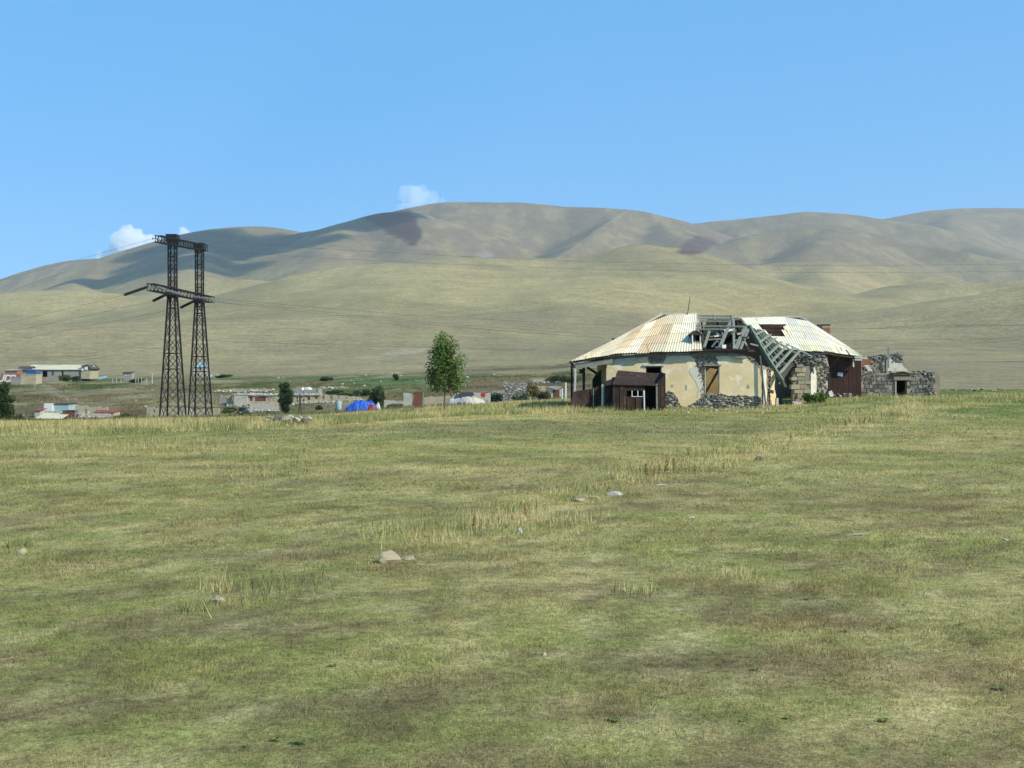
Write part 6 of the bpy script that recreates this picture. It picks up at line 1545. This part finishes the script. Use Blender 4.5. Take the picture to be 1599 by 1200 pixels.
# ------------------------------------------------------------------ clouds
def cloud_mat(name, dens, col=(1, 1, 1)):
    m = bpy.data.materials.new(name); m.use_nodes = True; nt = m.node_tree; nt.nodes.remove(nt.nodes['Principled BSDF'])
    pv = nt.nodes.new('ShaderNodeVolumePrincipled'); pv.inputs['Density'].default_value = dens; pv.inputs['Color'].default_value = (*col, 1); pv.inputs['Anisotropy'].default_value = -0.2
    nt.links.new(pv.outputs[0], nt.nodes['Material Output'].inputs['Volume']); return m
def cloud(label, puffs, m, seed):
    """one closed lumpy hull grown from puffs"""
    mbd = bpy.data.metaballs.new('cloud'); mo = bpy.data.objects.new('tmp_cloud', mbd); COL.objects.link(mo)
    c0 = Vector(puffs[0][0]); S = 100.0
    mbd.resolution = 0.5; mbd.threshold = 0.4
    for c, r_ in puffs:
        e = mbd.elements.new(); e.co = (Vector(c) - c0) / S; e.radius = r_ / S * 1.8
    bpy.context.view_layer.update()
    dg = bpy.context.evaluated_depsgraph_get()
    me = bpy.data.meshes.new_from_object(mo.evaluated_get(dg)); bpy.data.objects.remove(mo)
    n = len(me.vertices); co = np.empty(n * 3); me.vertices.foreach_get('co', co); co = co.reshape(-1, 3) * S
    d = fbm(co[:, 0] / 100 + co[:, 1] / 300, co[:, 2] / 100 + co[:, 1] / 200, seed, 4) - 0.5
    nn = np.empty(n * 3); me.vertices.foreach_get('normal', nn); nn = nn.reshape(-1, 3)
    co = co + nn * d[:, None] * CLAMP
    me.vertices.foreach_set('co', co.ravel()); me.materials.clear(); me.materials.append(m); me.update()
    o = bpy.data.objects.new('cloud', me); COL.objects.link(o); o.location = c0
    return tag(o, label, 'cloud')
CLAMP = 260
DC = 16000
rr = random.Random(12)
def puffs(spec, D, jit=0.3):
    out = []
    for px, py, r_ in spec:
        R_ = r_ / F * D; out.append((at(px, py, D + rr.uniform(-1, 1) * R_), R_))
    return out
mc1 = cloud_mat('cloud_vapour', 0.010); mc2 = cloud_mat('thin_cloud_vapour', 0.003)
cloud('white cumulus puff behind the ridge left of the pylon top', puffs([(205, 372, 12), (190, 384, 14), (222, 378, 13), (240, 382, 12), (205, 392, 18), (178, 396, 11), (230, 396, 16), (165, 404, 9), (200, 362, 7), (255, 386, 9)], DC), mc1, 3)
cloud('small white cloud tip just right of the pylon top', puffs([(285, 366, 8), (278, 370, 7), (294, 368, 7), (286, 376, 9)], DC), mc1, 4)
cloud('thin wispy cloud rising behind the highest hill', puffs([(640, 300, 9), (655, 304, 12), (672, 310, 11), (636, 312, 10), (650, 320, 12), (690, 314, 8), (670, 322, 10), (632, 324, 8)], DC), mc2, 5)
# the cloud overhead whose shade lies on the left hills
mshade = cloud_mat('shade_cloud_vapour', 0.012)
def shade_cloud(label, spots_, r_, seed, hz=2600.0):
    ps = []
    for px, py, D_ in spots_:
        p = at(px, py, D_); k = (hz - p.z) / SUN_DIR.z
        ps.append((p + SUN_DIR * k, r_))
    return cloud(label, ps, mshade, seed)
shade_cloud('broad cloud high over the valley shading the left hills', [(265, 400, 5200), (300, 410, 4900), (340, 400, 5100), (380, 395, 5200), (420, 385, 5300), (460, 375, 5400), (500, 368, 5300), (545, 352, 5300), (590, 340, 5450), (440, 405, 4900), (330, 425, 4600), (230, 430, 4600), (180, 440, 4500), (250, 440, 4400), (290, 380, 5500)], 130, 6)
# ------------------------------------------------------------------ the air between here and the hills
def haze():
    mb = MB()
    mb.hexa([(-9500, -400, -14), (9500, -400, -14), (9500, 10200, -14), (-9500, 10200, -14), (-9500, -400, 1150), (9500, -400, 1150), (9500, 10200, 1150), (-9500, 10200, 1150)])
    m = bpy.data.materials.new('haze'); m.use_nodes = True
    nt = m.node_tree; nt.nodes.remove(nt.nodes['Principled BSDF'])
    pv = nt.nodes.new('ShaderNodeVolumePrincipled')
    pv.inputs['Color'].default_value = (0.84, 0.91, 1.0, 1)
    pv.inputs['Density'].default_value = 4.6e-5
    pv.inputs['Anisotropy'].default_value = 0.2
    nt.links.new(pv.outputs[0], nt.nodes['Material Output'].inputs['Volume'])
    tag(mb.build('haze', m), 'thin pale blue haze in the air in front of the hills', 'haze', kind='stuff')
haze()
